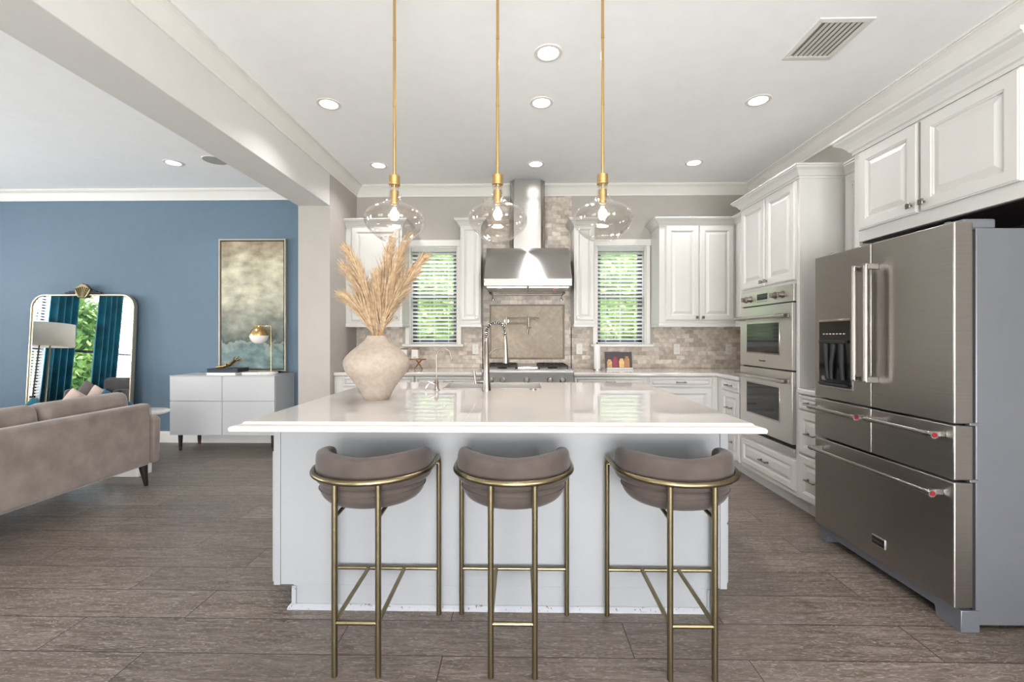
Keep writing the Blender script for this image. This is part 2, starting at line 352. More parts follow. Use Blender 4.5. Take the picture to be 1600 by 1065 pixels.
# ------------------------------------------------------------------ setting
H = 3.05; XL = -1.93; XW = -2.256; YB = 5.2; XR = 2.69; YP = 4.46; YF = 5.29; XO = -8.1; YR = -3.4
struct('floor', MB().box(XO-.2, XR+.2, YR-.2, YF+.2, -.12, 0), 'floor')
struct('ceiling', MB().box(XO-.2, XR+.2, YR-.2, YF+.2, H, H+.15), 'ceiling')
def wall_open(x0, x1, z0, z1, ops, y0, y1):
    mb = MB(); ops = sorted(ops); cur = x0
    for a, b, c, d in ops:
        mb.box(cur, a, y0, y1, z0, z1); mb.box(a, b, y0, y1, z0, c); mb.box(a, b, y0, y1, d, z1); cur = b
    mb.box(cur, x1, y0, y1, z0, z1); return mb
WR = (0.905, 1.475, 1.195, 2.345); WL = (-1.30, -0.735, 1.195, 2.345)
struct('wall_back', wall_open(XL-.33, XR+.2, 0, H, [WR, WL], YB, YB+.2), 'wall')
struct('wall_left', MB().box(XW, XL, YP, YB+.2, 0, H), 'wall')
struct('wall_beam', MB().box(XW, XL, YR, YP, 2.613, H), 'beam', bevel=.004)
struct('wall_far', MB().box(XO-.2, XW+.001, YF, YF+.2, 0, H), 'blue')
RW = (-2.85, -.95, .85, 2.4)  # opening added out of view so the right fill lamp can shine in
mb = MB(); mb.box(XR, XR+.2, YR-.2, RW[0], 0, H); mb.box(XR, XR+.2, RW[0], RW[1], 0, RW[2]); mb.box(XR, XR+.2, RW[0], RW[1], RW[3], H); mb.box(XR, XR+.2, RW[1], YB+.2, 0, H)
struct('wall_right', mb, 'wall')
mb = MB(); mb.box(XR-.02, XR, RW[0]-.08, RW[0], RW[2], RW[3]); mb.box(XR-.02, XR, RW[1], RW[1]+.08, RW[2], RW[3]); mb.box(XR-.02, XR, RW[0]-.08, RW[1]+.08, RW[3], RW[3]+.08); mb.box(XR-.05, XR, RW[0]-.1, RW[1]+.1, RW[2]-.03, RW[2])
_r = struct('window_8', mb, 'trim', 'unseen window added on the right wall to let in fill light', bevel=.003)
mb = MB(); mb.box(XR+.1, XR+.14, RW[0], RW[0]+.05, RW[2], RW[3]); mb.box(XR+.1, XR+.14, RW[1]-.05, RW[1], RW[2], RW[3]); mb.box(XR+.1, XR+.14, RW[0], RW[1], RW[2], RW[2]+.05); mb.box(XR+.1, XR+.14, RW[0], RW[1], RW[3]-.05, RW[3]); mb.box(XR+.1, XR+.14, -1.925, -1.875, RW[2], RW[3])
mb.build('sash_frame', 'darkframe', _r); MB().box(XR+.118, XR+.122, RW[0]+.02, RW[1]-.02, RW[2]+.02, RW[3]-.02).build('glass_pane', 'glass', _r)
ORE = [(-1.45, 2.05, .12, 2.45), (-6.9, -3.5, .12, 2.45)]
struct('wall_rear', wall_open(XO-.2, XR+.2, 0, H, ORE, YR-.2, YR), 'wall')
LW = [(0.58, 1.60), (1.75, 2.65), (2.95, 4.0)]; LZ = (.45, 2.5)
mb = MB(); cur = YR
for a, b in LW:
    mb.box(XO-.2, XO, cur, a, 0, H); mb.box(XO-.2, XO, a, b, 0, LZ[0]); mb.box(XO-.2, XO, a, b, LZ[1], H); cur = b
mb.box(XO-.2, XO, cur, YF, 0, H)
struct('wall_outer_left', mb, 'wall')
CR = [(0,-.118),(.012,-.118),(.012,-.1),(.022,-.088),(.035,-.07),(.058,-.04),(.075,-.026),(.088,-.02),(.088,-.012),(.1,-.012),(.1,0),(0,0)]
crown = [(o, H+z) for o, z in CR]
struct('trim_1', MB().sweep([(XL, YR), (XL, YB), (XR, YB), (XR, YR)], crown), 'trim', 'white crown moulding round the kitchen ceiling')
struct('trim_2', MB().sweep([(XO, YR), (XO, YF), (XW, YF), (XW, YR)], crown), 'trim', 'white crown moulding round the living room ceiling')
BS = [(0,0),(.014,0),(.014,.115),(.008,.13),(0,.135)]
struct('baseboard_far', MB().sweep([(XO, YF), (XW, YF)], BS), 'trim')
struct('baseboard_left', MB().sweep([(XW, YF), (XW, YP), (XL, YP), (XL, 4.62)], BS), 'trim')
struct('baseboard_outer_left', MB().sweep([(XO, YR), (XO, YF)], BS), 'trim')
# stone backsplash
ts = .008
mb = MB()
for a, b in ((XL, -1.385), (-1.385, -.655), (-.655, -.43), (.60, .82), (.82, 1.56), (1.56, XR)):
    top = 1.40 if not (a in (-1.385, .82)) else 1.16
    mb.box(a, b, YB-ts, YB, .914, top)
mb.box(-.44, .61, YB-ts, YB, .914, H-.118)
struct('wall_backsplash', mb, 'tile', 'tumbled stone brick backsplash on the kitchen back wall')
struct('wall_backsplash_right', MB().box(XR-ts, XR, 4.08, YB-ts, .914, 1.40), 'tiley')
px0, px1, pz0, pz1 = -.335, .505, 1.04, 1.64
o = struct('wall_stone_panel', MB().box(px0, px1, YB-.012, YB-ts, pz0, pz1), 'diag', 'diagonal beige stone tile panel framed behind the range')
mb = MB(); t = .018
mb.box(px0-t, px1+t, YB-.02, YB-ts, pz1, pz1+t); mb.box(px0-t, px1+t, YB-.02, YB-ts, pz0-t, pz0)
mb.box(px0-t, px0, YB-.02, YB-ts, pz0, pz1); mb.box(px1, px1+t, YB-.02, YB-ts, pz0, pz1)
f = mb.build('pencil_border', 'pencil', o, bevel=.004)

# windows of the kitchen with casing, sash, glass
def kitchen_window(idx, op):
    x0, x1, z0, z1 = op; w = .048
    mb = MB()
    mb.box(x0-w, x0, YB-.022, YB, z0-.0, z1); mb.box(x1, x1+w, YB-.022, YB, z0, z1)
    mb.box(x0-w-.012, x1+w+.012, YB-.026, YB, z1, z1+.075)
    mb.box(x0-w-.03, x1+w+.03, YB-.05, YB+.08, z0-.03, z0)
    mb.box(x0-.001, x0+.012, YB, YB+.17, z0, z1); mb.box(x1-.012, x1+.001, YB, YB+.17, z0, z1); mb.box(x0, x1, YB, YB+.17, z1-.012, z1+.001)
    r = struct('window_%d' % idx, mb, 'trim', 'white cased kitchen window %s the range hood' % ('right of' if idx == 1 else 'left of'), bevel=.003)
    mb = MB(); a, b = x0+.012, x1-.012; y0, y1 = YB+.11, YB+.15; zm = 1.765
    mb.box(a, a+.05, y0, y1, z0, z1-.012); mb.box(b-.05, b, y0, y1, z0, z1-.012); mb.box(a, b, y0, y1, z1-.05, z1-.012); mb.box(a, b, y0, y1, z0, z0+.05)
    mb.box(a, b, y0-.01, y1, zm-.022, zm+.022)
    mb.build('sash_frame', 'darkframe', r, bevel=.002)
    MB().box(a+.02, b-.02, YB+.128, YB+.132, z0+.02, z1-.03).build('glass_pane', 'glass', r)
    return r
kitchen_window(1, WR); kitchen_window(2, WL)
def blind(name, label, w, h, loc, rotz, pitch=.046, depth=.05, tilt=-20, low=0, group=None):
    t = thing(name, label, 'window blind', loc, rotz, group)
    MB().box(0, w, -.028, .028, h-.045, h).build('headrail', 'blind', t, bevel=.003)
    mb = MB(); z = h-.07; a = math.radians(tilt)
    while z > low+.03:
        dy, dz = depth/2*math.cos(a), depth/2*math.sin(a)
        mb.rings([[(x, -dy, z-dz-.0014), (x, dy, z+dz-.0014), (x, dy, z+dz+.0014), (x, -dy, z-dz+.0014)] for x in (0, w)])
        z -= pitch
    mb.build('slats', 'blind', t)
    MB().box(0, w, -.025, .025, low, low+.018).build('bottom_rail', 'blind', t, bevel=.003)
    mb = MB()
    for fx in (.18, .5, .82):
        for sy in (-.026, .026): mb.box(w*fx-.0012, w*fx+.0012, sy-.001, sy+.001, low+.01, h-.04)
    mb.build('ladder_cords', 'blind', t)
    return t
blind('window_blind', 'white slatted blind in the window right of the range hood', WR[1]-WR[0]-.03, 1.135, (WR[0]+.015, YB+.045, 1.2), 0)
blind('window_blind', 'white slatted blind in the window left of the range hood, behind the grass plumes', WL[1]-WL[0]-.03, 1.135, (WL[0]+.015, YB+.045, 1.2), 0)
# living room windows
for i, (a, b) in enumerate(LW):
    w = .09; z0, z1 = LZ
    mb = MB(); mb.box(XO, XO+.02, a-w, a, z0, z1); mb.box(XO, XO+.02, b, b+w, z0, z1); mb.box(XO, XO+.022, a-w, b+w, z1, z1+w); mb.box(XO-.1, XO+.05, a-w, b+w, z0-.03, z0)
    r = struct('window_%d' % (3+i), mb, 'trim', 'tall living room window', bevel=.003)
    mb = MB(); mb.box(XO-.15, XO-.11, a, a+.05, z0, z1); mb.box(XO-.15, XO-.11, b-.05, b, z0, z1); mb.box(XO-.15, XO-.11, a, b, z0, z0+.05); mb.box(XO-.15, XO-.11, a, b, z1-.05, z1); mb.box(XO-.15, XO-.11, a, b, 1.28, 1.33)
    mb.build('sash_frame', 'darkframe', r)
    MB().box(XO-.135, XO-.13, a+.02, b-.02, z0+.02, z1-.02).build('glass_pane', 'glass', r)
ll = ['white slatted blind on the living room window seen at the mirror right edge', None, 'white slatted blind on the living room window seen at the mirror left edge']
for i in (0, 2):
    a, b = LW[i]; blind('window_blind', ll[i], b-a-.02, LZ[1]-LZ[0]-.01, (XO-.06, a+.01, LZ[0]), PI/2, pitch=.05)
for i, (a, b, c, d) in enumerate(ORE):
    mb = MB(); mb.box(a, a+.06, YR-.13, YR-.07, c, d); mb.box(b-.06, b, YR-.13, YR-.07, c, d); mb.box(a, b, YR-.13, YR-.07, d-.06, d); mb.box(a, b, YR-.13, YR-.07, c, c+.06)
    for k in (1, 2): mb.box(a+(b-a)*k/3-.03, a+(b-a)*k/3+.03, YR-.13, YR-.07, c, d)
    r = struct('window_%d' % (6+i), mb, 'darkframe', 'wide glazed opening behind the camera')
    MB().box(a+.03, b-.03, YR-.102, YR-.098, c+.03, d-.03).build('glass_pane', 'glass', r)

# garden outside
struct('ground', MB().box(-40, 40, -40, 40, -.5, -.3), 'grass', 'lawn around the house')
def hedge(name, label, x0, x1, y0, y1, h, n, sz=.09, ang=0):
    t = thing(name, label, 'hedge', ((x0+x1)/2, (y0+y1)/2, -.3), ang)
    hx, hy = (x1-x0)/2, (y1-y0)/2
    mb = MB(); nx = 24
    mb.rings([[(-hx+2*hx*i/nx, (-1 if s < 2 else 1)*(hy*.55)*(1+.2*math.sin(i*1.7+s)), (0 if s in (0, 3) else (h*.9+.12*math.sin(i*2.3+s)))) for s in range(4)] for i in range(nx+1)])
    mb.build('hedge_core', 'leafd', t)
    mb = MB(); R = random.Random(len(label))
    for _ in range(n):
        x = R.uniform(-hx, hx); z = R.uniform(0, h) + .15*math.sin(x*3); y = -hy*(.5+.5*R.random())*(1+.25*math.sin(x*4+z*3)); 
        if R.random() < .15: y = R.uniform(-hy, hy); z = h*R.uniform(.9, 1.1)
        u = Vector((R.uniform(-1,1), R.uniform(-1,1), R.uniform(-1,1))).normalized(); v = u.cross(Vector((R.uniform(-1,1), R.uniform(-1,1), R.uniform(-1,1)))).normalized()
        c = Vector((x, y, z)); s = sz*R.uniform(.6, 1.3)
        mb.quad(c-u*s, c-v*s*.45, c+u*s, c+v*s*.45)
    o = mb.build('foliage', 'leaf', t); o['kind'] = 'stuff'
    return t
hedge('garden_hedge', 'bright green leafy hedge outside the kitchen windows', -4.5, 5.0, 7.6, 8.8, 4.6, 9000, .10)
hedge('garden_hedge', 'green leafy hedge outside the living room windows, reflected in the mirror', -5.5, 6.0, -.8, .8, 3.5, 8000, .14, ang=PI/2).location = (-13.5, 2.0, -.3)

# ------------------------------------------------------------------ cabinetry
def panel(mb, x0, x1, z0, z1, y, t=.02, rail=.052, flat=False):
    # raised panel front facing -y, back at y, face at y-t
    w, h = x1-x0, z1-z0; k = min(1, min(w, h)/.26)
    def R(i, d): return [(x0+i, y-d, z0+i), (x1-i, y-d, z0+i), (x1-i, y-d, z1-i), (x0+i, y-d, z1-i)]
    if flat: return mb.rings([R(0, 0), R(0, t-.002), R(.002, t)])
    r = rail*k if k < 1 else rail
    prof = [(0, 0), (0, t-.006), (.003, t-.004), (.006, t-.004), (.009, t), (r, t), (r+.005*k, t-.005), (r+.009*k, t-.005), (r+.013*k, t-.012), (r+.018*k, t-.012), (r+.045*k, t-.003), (r+.048*k, t-.003)]
    prof = [p for p in prof if p[0] < min(w, h)/2-.002]
    return mb.rings([R(i, d) for i, d in prof])
def pull(name, parent, x, z, y, L=.10, mat='nickel'):
    mb = MB()
    mb.tube([(x-L/2, y-.028, z), (x-L*.3, y-.031, z), (x+L*.3, y-.031, z), (x+L/2, y-.028, z)], [.0055, .0042, .0042, .0055], 8)
    for s in (-1, 1):
        mb.cyl((x+s*L*.42, y, z), (x+s*L*.42, y-.03, z), .005, 8); mb.cyl((x+s*L*.42, y, z), (x+s*L*.42, y-.004, z), .01, 10)
    return mb.build(name, mat, parent, smooth=True)
def knob(parent, x, z, y):
    mb = MB(); mb.box(x-.015, x+.015, y-.026, y-.018, z-.015, z+.015); mb.cyl((x, y, z), (x, y-.02, z), .006, 10)
    return mb.build('knob', 'nickel', parent, bevel=.003)
CC = [(0,0),(.006,0),(.006,.014),(.014,.018),(.02,.03),(.034,.048),(.05,.058),(.056,.062),(.056,.07),(.064,.074),(.064,.085),(0,.085)]
def crown_on(parent, path, z, scale=1.0):
    MB().sweep(path, [(o*scale, z+h*scale) for o, h in CC]).build('crown_moulding', 'cab', parent)
def base_cab(label, loc, w, fronts, rotz=0, depth=.6, top=.872, toe=.11, lpad=0, rpad=0, mat='cab', group='base cabinets', dp='cab'):
    t = thing('base_cabinet', label, 'cabinet', loc, rotz, group)
    MB().box(0, w, 0, depth, toe, top).build('carcass', mat, t, bevel=.002)
    MB().box(0, w, .07, depth, 0, toe).build('toe_kick', mat, t)
    for k, x0, x1, z0, z1, hd in fronts:
        d = panel(MB(), x0, x1, z0, z1, -.0005).build('drawer_front' if k == 'd' else 'door', dp, t)
        cx = (x0+x1)/2
        if k == 'd': pull('handle', d, cx, (z0+z1)/2, -.0205)
        elif hd: knob(d, x0+.03 if hd == 'l' else x1-.03, z1-.05, -.0205)
    return t
def stack(x0, x1): return [('d', x0, x1, .765, .868, 1), ('d', x0, x1, .45, .755, 1), ('d', x0, x1, .125, .44, 1)]
YC = 4.56
base_cab('white drawer cabinet at the left end of the back counter, behind the vase', (XL+.002, YC, 0), .842, stack(.095, .835))
base_cab('white drawer cabinet just left of the steel rangetop', (-1.085, YC, 0), .70, stack(.01, .69))
t = base_cab('white cabinet directly under the steel rangetop', (-.385, YC, 0), .935, [('o', .01, .463, .125, .76, 'r'), ('o', .472, .925, .125, .76, 'l')], top=.785)
base_cab('white drawer cabinet just right of the steel rangetop', (.55, YC, 0), .765, stack(.012, .752))
base_cab('white drawer cabinet on the back wall beside the inside corner', (1.315, YC, 0), .715, stack(.015, .65))
base_cab('narrow white three drawer cabinet between the corner and the wall ovens', (2.03, 4.56, 0), .478, [('d', .12, .47, .765, .868, 1), ('d', .12, .47, .45, .755, 1), ('d', .12, .47, .125, .44, 1)], -PI/2, depth=.64)
base_cab('narrow white three drawer cabinet between the wall ovens and the refrigerator', (2.03, 3.238, 0), .335, stack(.012, .325), -PI/2, depth=.64)
def upper_cab(label, loc, w, z0, z1, doors, rotz=0, depth=.33, crown=None, rail=True, group='upper cabinets', knobs=True, cs=1.0, name='wall_cabinet', kz=.03):
    t = thing(name, label, 'cabinet', loc, rotz, group)
    MB().box(0, w, 0, depth, z0+(.04 if rail else 0), z1).build('carcass', 'cab', t, bevel=.002)
    if rail: MB().sweep([(0, depth), (0, 0), (w, 0), (w, depth)], [(.0, z0), (.006, z0), (.006, z0+.022), (0, z0+.04), (-.02, z0+.04), (-.02, z0)]).build('light_rail', 'cab', t)
    for x0, x1, a, b, s in doors:
        d = panel(MB(), x0, x1, a, b, -.0005, rail=.055 if x1-x0 > .25 else .042).build('door', 'cab', t)
        if s: knob(d, x0+.028 if s == 'l' else x1-.028, a+kz, -.0205)
    if crown: crown_on(t, crown, z1-.01, cs)
    return t
YU = 4.87
d0, d1 = 1.462, 2.495
upper_cab('white wall cabinet at the far left of the back wall, behind the grass plumes', (XL, YU, 0), .628, 1.39, 2.505, [(.07, .60, d0, d1, 'r')], crown=[(0, 0), (.628, 0), (.628, .33)])
upper_cab('narrow white wall cabinet between the left window and the range hood', (-.656, YU, 0), .226, 1.39, 2.505, [(.012, .214, d0, d1, 'r')], crown=[(0, .33), (0, 0), (.226, 0), (.226, .33)])
upper_cab('narrow white wall cabinet between the range hood and the right window', (.60, YU, 0), .226, 1.39, 2.505, [(.012, .214, d0, d1, 'l')], crown=[(0, .33), (0, 0), (.226, 0), (.226, .33)])
upper_cab('white two door wall cabinet on the back wall right of the right window', (1.53, YU, 0), 1.15, 1.39, 2.505, [(.066, .425, d0, d1, 'r'), (.435, .805, d0, d1, 'l')], crown=[(0, .33), (0, 0), (.83, 0)])
upper_cab('white corner wall cabinet on the right wall, squeezed behind the oven tower', (2.36, YU-.001, 0), .79, 1.39, 2.505, [(.08, .77, d0, d1, None)], -PI/2, depth=.325, crown=[(0, 0), (.79, 0)])
upper_cab('narrow white wall cabinet between the oven tower and the refrigerator cabinet', (2.36, 3.236, 0), .33, 1.39, 2.44, [(.012, .318, d0, 2.43, 'l')], -PI/2, depth=.325, crown=[(0, 0), (.33, 0)])
# oven tower
tw = thing('oven_tower_cabinet', 'tall white cabinet tower holding the two wall ovens', 'cabinet', (2.03, 4.08, 0), -PI/2)
w = .84
mb = MB(); mb.box(0, .037, 0, .64, .11, 2.44); mb.box(w-.037, w, 0, .64, .11, 2.44); mb.box(.037, w-.037, 0, .64, 1.676, 2.44); mb.box(.037, w-.037, 0, .64, .11, .395); mb.box(.037, w-.037, .58, .64, .395, 1.676)
mb.build('carcass', 'cab', tw, bevel=.002)
MB().box(0, w, .07, .64, 0, .11).build('toe_kick', 'cab', tw)
for a, b, s in ((.03, .415, 'r'), (.425, .81, 'l')):
    d = panel(MB(), a, b, 1.70, 2.42, -.0005).build('door', 'cab', tw); knob(d, a+.03 if s == 'l' else b-.03, 1.735, -.0205)
d = panel(MB(), .03, .81, .15, .375, -.0005).build('drawer_front', 'cab', tw); pull('handle', d, .42, .262, -.0205, .11)
crown_on(tw, [(0, .64), (0, 0), (w, 0), (w, .64)], 2.43, 1.05)
# refrigerator enclosure
fc = thing('refrigerator_cabinet', 'white two door cabinet and tall end panel over the steel refrigerator', 'cabinet', (2.17, 2.90, 0), -PI/2)
MB().box(.04, 1.03, 0, .515, 1.885, 2.47).build('carcass', 'cab', fc, bevel=.002)
MB().box(0, .04, 0, .515, 0, 2.47).build('end_panel', 'cab', fc, bevel=.002)
MB().box(.041, 1.03, .02, .513, 1.879, 1.8845).build('underside_shade', 'leg', fc); MB().box(.041, 1.03, .505, .514, 1.40, 1.878).build('back_shade_board', 'leg', fc)  # dark boards added: shade of the gap over the refrigerator put into colour
for a, b, s in ((.052, .47, 'r'), (.488, .962, 'l')):
    d = panel(MB(), a, b, 1.955, 2.445, -.0005, rail=.06).build('door', 'cab', fc); knob(d, a+.028 if s == 'l' else b-.03, 2.0, -.0205)
crown_on(fc, [(0, .515), (0, 0), (1.03, 0)], 2.455, 1.45)

# counters on the perimeter
def slab(name, label, poly, z0=.874, z1=.914):
    mb = MB(); mb.prism(poly, 'z', z0, z1); o = mb.build(name, 'quartz', bevel=.012, seg=3); return tag(o, label, 'countertop', 'white quartz countertops on the wall cabinets')
slab('countertop', 'white quartz countertop left of the rangetop', [(XL+.001, 4.53), (-.385, 4.53), (-.385, YB-.009), (XL+.001, YB-.009)])
slab('countertop', 'white L shaped quartz countertop right of the rangetop', [(.55, 4.53), (2.0, 4.53), (2.0, 4.082), (XR-.009, 4.082), (XR-.009, YB-.009), (.55, YB-.009)])
slab('countertop', 'short white quartz countertop between the wall ovens and refrigerator', [(2.0, 3.238), (2.0, 2.902), (XR-.001, 2.902), (XR-.001, 3.238)][::-1])

# ------------------------------------------------------------------ rangetop
rt = thing('rangetop', 'stainless steel rangetop with black grates set in the back counter', 'stove', (-.383, 4.52, 0))
w = .93
M['range'] = pbr('range_front_steel', '#BDBBB9', .45, .6, var=.04)
MB().prism([(-.0, .788), (.62, .788), (.62, .945), (.03, .945), (.008, .94), (-.012, .925), (-.012, .91), (0, .895)], 'x', 0, w).build('body', 'range', rt, bevel=.002)
for x0, x1 in ((.05, .345), (.585, .88)):
    mb = MB()
    for y in (.06, .3, .55): mb.box(x0, x1, y-.006, y+.006, .968, .985)
    for k in range(5): mb.box(x0+(x1-x0)*k/4-.006, x0+(x1-x0)*k/4+.006, .054, .556, .968, .985)
    for y in (.06, .55):
        for x in (x0, x1): mb.box(x-.008, x+.008, y-.008, y+.008, .945, .97)
    g = mb.build('grate', 'iron', rt, bevel=.002)
    mb = MB()
    for y in (.18, .43): mb.lathe([(.05, .946), (.05, .958), (.03, .965)], 20, ((x0+x1)/2, y))
    mb.build('burners', 'blackm', rt)
MB().box(.36, .57, .06, .56, .945, .972).build('griddle_cover', 'steelh', rt, bevel=.006)
for x in (.087, .212, .452, .692, .822):
    mb = MB(); mb.cyl((x, 0, .838), (x, -.008, .838), .031, 24); mb.build('knob_ring', 'chrome', rt, smooth=True)
    mb = MB(); mb.cyl((x, -.008, .838), (x, -.04, .838), .022, 24, .019); mb.box(x-.004, x+.004, -.046, -.036, .822, .858)
    mb.build('knob', 'steel', rt, smooth=True)
# ------------------------------------------------------------------ hood
hd = thing('range_hood', 'tall stainless steel chimney range hood over the rangetop', 'range hood', (.087, YB-.01, 0))
MB().prism([(-.60, 1.81), (-.0, 1.81), (0, 2.272), (-.25, 2.272), (-.60, 1.885)], 'x', -.457, .457).build('canopy', 'steelh', hd, bevel=.003)
MB().box(-.459, .459, -.604, -.575, 1.806, 1.884).build('front_band', 'chrome', hd, bevel=.006)
mb = MB(); ch = [(-.2, 0), (-.2, -.17), (-.152, -.235), (.152, -.235), (.2, -.17), (.2, 0)]
mb.prism(ch, 'z', 2.272, 2.72); ch2 = [(x*.985, y*.985) for x, y in ch]; mb.prism(ch2, 'z', 2.72, H-.002)
mb.build('chimney', 'steel', hd, bevel=.002)
mb = MB(); mb.box(-.43, -.01, -.55, -.08, 1.795, 1.81); mb.box(.01, .43, -.55, -.08, 1.795, 1.81); mb.build('baffle_filters', 'steelh', hd)
for x in (-.3, .3):
    MB().lathe([(.028, 1.80), (.028, 1.788)], 20, (x, -.52)).build('hood_light', 'ceramic', hd)
mb = MB()
for x in (.26, .30, .34): mb.cyl((x, -.604, 1.846), (x, -.612, 1.846), .012, 16)
mb.build('control_buttons', 'steel', hd, smooth=True)
MB().box(.255, .29, -.50, -.47, 1.77, 1.795).build('red_label', 'red', hd)
# warming rail below hood
rl = thing('utensil_rail', 'slim steel rail on brackets under the range hood', 'rail', (.087, YB-.008, .055))
MB().cyl((-.40, -.10, 1.715), (.40, -.10, 1.715), .008, 12).build('bar', 'nickel', rl, smooth=True)
for s in (-1, 1):
    mb = MB(); mb.tube([(s*.40, 0, 1.66), (s*.40, -.05, 1.675), (s*.40, -.10, 1.715)], .006, 10); mb.cyl((s*.40, -.09, 1.715), (s*.43, -.11, 1.735), .014, 14); mb.lathe([(.018, 1.65), (.018, 1.67)], 14, (s*.40, -.012))
    mb.build('bracket', 'chrome', rl, smooth=True)
# ------------------------------------------------------------------ pot filler
pf = thing('pot_filler', 'folded nickel pot filler tap on the diagonal stone panel', 'faucet', (-.155, YB-.012, 1.465))
mb = MB(); mb.cyl((0, 0, 0), (0, -.012, 0), .03, 20); mb.cyl((0, 0, 0), (0, -.06, 0), .013, 14); mb.cyl((0, -.06, -.05), (0, -.06, .05), .012, 14); mb.build('wall_mount', 'nickel', pf, smooth=True)
mb = MB()
for z in (.03, -.03): mb.cyl((0, -.06, z), (.26, -.08, z), .008, 12)
mb.cyl((.26, -.08, -.06), (.26, -.08, .045), .012, 12)
mb.build('lower_arm', 'nickel', pf, smooth=True)
mb = MB(); mb.tube([(.26, -.08, .03), (.34, -.07, .03), (.36, -.07, .015)], .009, 12); mb.cyl((.26, -.08, -.06), (.25, -.085, -.13), .009, 12)
mb.tube([(.25, -.085, -.1), (.245, -.085, -.155)], [.012, .009], 12)
mb.build('spout', 'nickel', pf, smooth=True)
mb = MB(); mb.cyl((.34, -.07, .03), (.385, -.07, .03), .006, 10); mb.cyl((.255, -.09, -.08), (.29, -.1, -.08), .006, 10); mb.build('lever', 'nickel', pf, smooth=True)

# ------------------------------------------------------------------ wall ovens
ov = thing('double_wall_oven', 'stainless steel double wall oven stacked in the white tower', 'oven', (2.03, 4.045, 0), -PI/2)
w = .765
MB().box(0, w, .005, .5, .40, 1.672).build('body', 'blackm', ov)
MB().box(-.002, w+.002, -.018, .005, 1.545, 1.674).build('control_panel', 'steelh', ov, bevel=.003)
MB().box(0, w, -.016, .005, .398, .455).build('vent_grille', 'steelh', ov, bevel=.003)
MB().box(.27, .42, -.021, -.016, 1.588, 1.638).build('display', 'black', ov)
for x in (.055, .135, .50, .60):
    mb = MB(); mb.cyl((x+.03, -.018, 1.606), (x+.03, -.022, 1.606), .03, 20); mb.cyl((x+.03, -.02, 1.606), (x+.03, -.055, 1.606), .021, 20, .018); mb.box(x+.026, x+.034, -.062, -.05, 1.588, 1.626)
    mb.build('knob', 'nickel', ov, smooth=True)
mb = MB()
for k in range(7): mb.box(.27+k*.022, .278+k*.022, -.0195, -.0175, 1.571, 1.577)
mb.build('button_row', 'blackm', ov)
def oven_door(z0, z1, hz, wz0, wz1):
    d = MB().box(0, w, -.028, .004, z0, z1).build('door', 'steelh', ov, bevel=.004)
    MB().box(.115, w-.155, -.031, -.027, wz0, wz1).build('window_frame', 'chrome', d, bevel=.002)
    MB().box(.125, w-.165, -.0325, -.03, wz0+.012, wz1-.012).build('oven_window', 'black', d)
    mb = MB(); mb.tube([(.0, -.078, hz), (w, -.078, hz)], .0135, 16)
    mb.build('handle', 'steel', d, smooth=True)
    for x in (.03, w-.10):
        MB().prism([(x-.02, -.028), (x+.07, -.028), (x+.07, -.088), (x-.02, -.088)], 'z', hz-.017, hz+.017).build('handle_bracket', 'nickel', d, bevel=.004)
    return d
du = oven_door(1.032, 1.536, 1.44, 1.14, 1.405)
oven_door(.487, 1.022, .95, .62, .90)
# maker's mark: small dark lettering under the upper window
def text_part(name, txt, size, loc, rot, mat, parent, ext=.0006):
    cu = bpy.data.curves.new(name, 'FONT'); cu.body = txt; cu.size = size; cu.extrude = ext; cu.align_x = 'CENTER'; cu.align_y = 'CENTER'
    tmp = bpy.data.objects.new(name, cu); C.objects.link(tmp)
    dg = bpy.context.evaluated_depsgraph_get(); me = bpy.data.meshes.new_from_object(tmp.evaluated_get(dg))
    bpy.data.objects.remove(tmp); o = bpy.data.objects.new(name, me); C.objects.link(o); me.materials.clear(); me.materials.append(M[mat])
    o.parent = parent; o.location = loc; o.rotation_euler = rot; return o
text_part('maker_mark', 'Thermador', .022, (w/2-.02, -.0285, 1.085), (PI/2, 0, 0), 'blackm', du)

# ------------------------------------------------------------------ refrigerator (local x from far edge to camera, front faces -y)
fr = thing('refrigerator', 'large stainless steel French door refrigerator with water dispenser', 'refrigerator', (1.883, 2.852, 0), -PI/2)
W = .905
MB().box(.005, W-.005, .098, .78, .03, 1.755).build('body', 'fridgeside', fr, bevel=.004)
MB().box(.004, W-.008, .083, .098, .09, 1.74).build('gasket', 'blackm', fr)
def fdoor(nm, x0, x1, z0, z1):
    mb = MB(); ch = .004
    return MB().box(x0, x1, 0, .082, z0, z1).build(nm, 'fridge', fr, bevel=.006, seg=3)
dl = fdoor('door', 0, .450, .905, 1.783); dr = fdoor('door', .456, W, .905, 1.783)
ml = fdoor('middle_drawer', 0, .450, .66, .897); mr_ = fdoor('middle_drawer', .456, W, .66, .897)
bd = fdoor('freezer_drawer', 0, W, .105, .650)
MB().prism([(0, 0), (.06, 0), (.068, .05), (W-.125, .05), (W-.115, 0), (W, 0), (W, .095), (0, .095)], 'y', .03, .11).build('kick_grille', 'fridgeside', fr, bevel=.003)
for x0, x1 in ((.03, .14), (W-.14, W-.02)):
    mb = MB(); mb.box(x0, x1, .06, .2, 1.755, 1.80); mb.cyl(((x0+x1)/2, .05, 1.783), ((x0+x1)/2, .05, 1.80), .015, 14); mb.build('hinge_cover', 'fridgeside', fr, bevel=.008)
mb = MB()
for z in (.901, .655): mb.box(W-.02, W+.002, .066, .106, z-.004, z+.008)
mb.build('hinge', 'fridgeside', fr, bevel=.002)
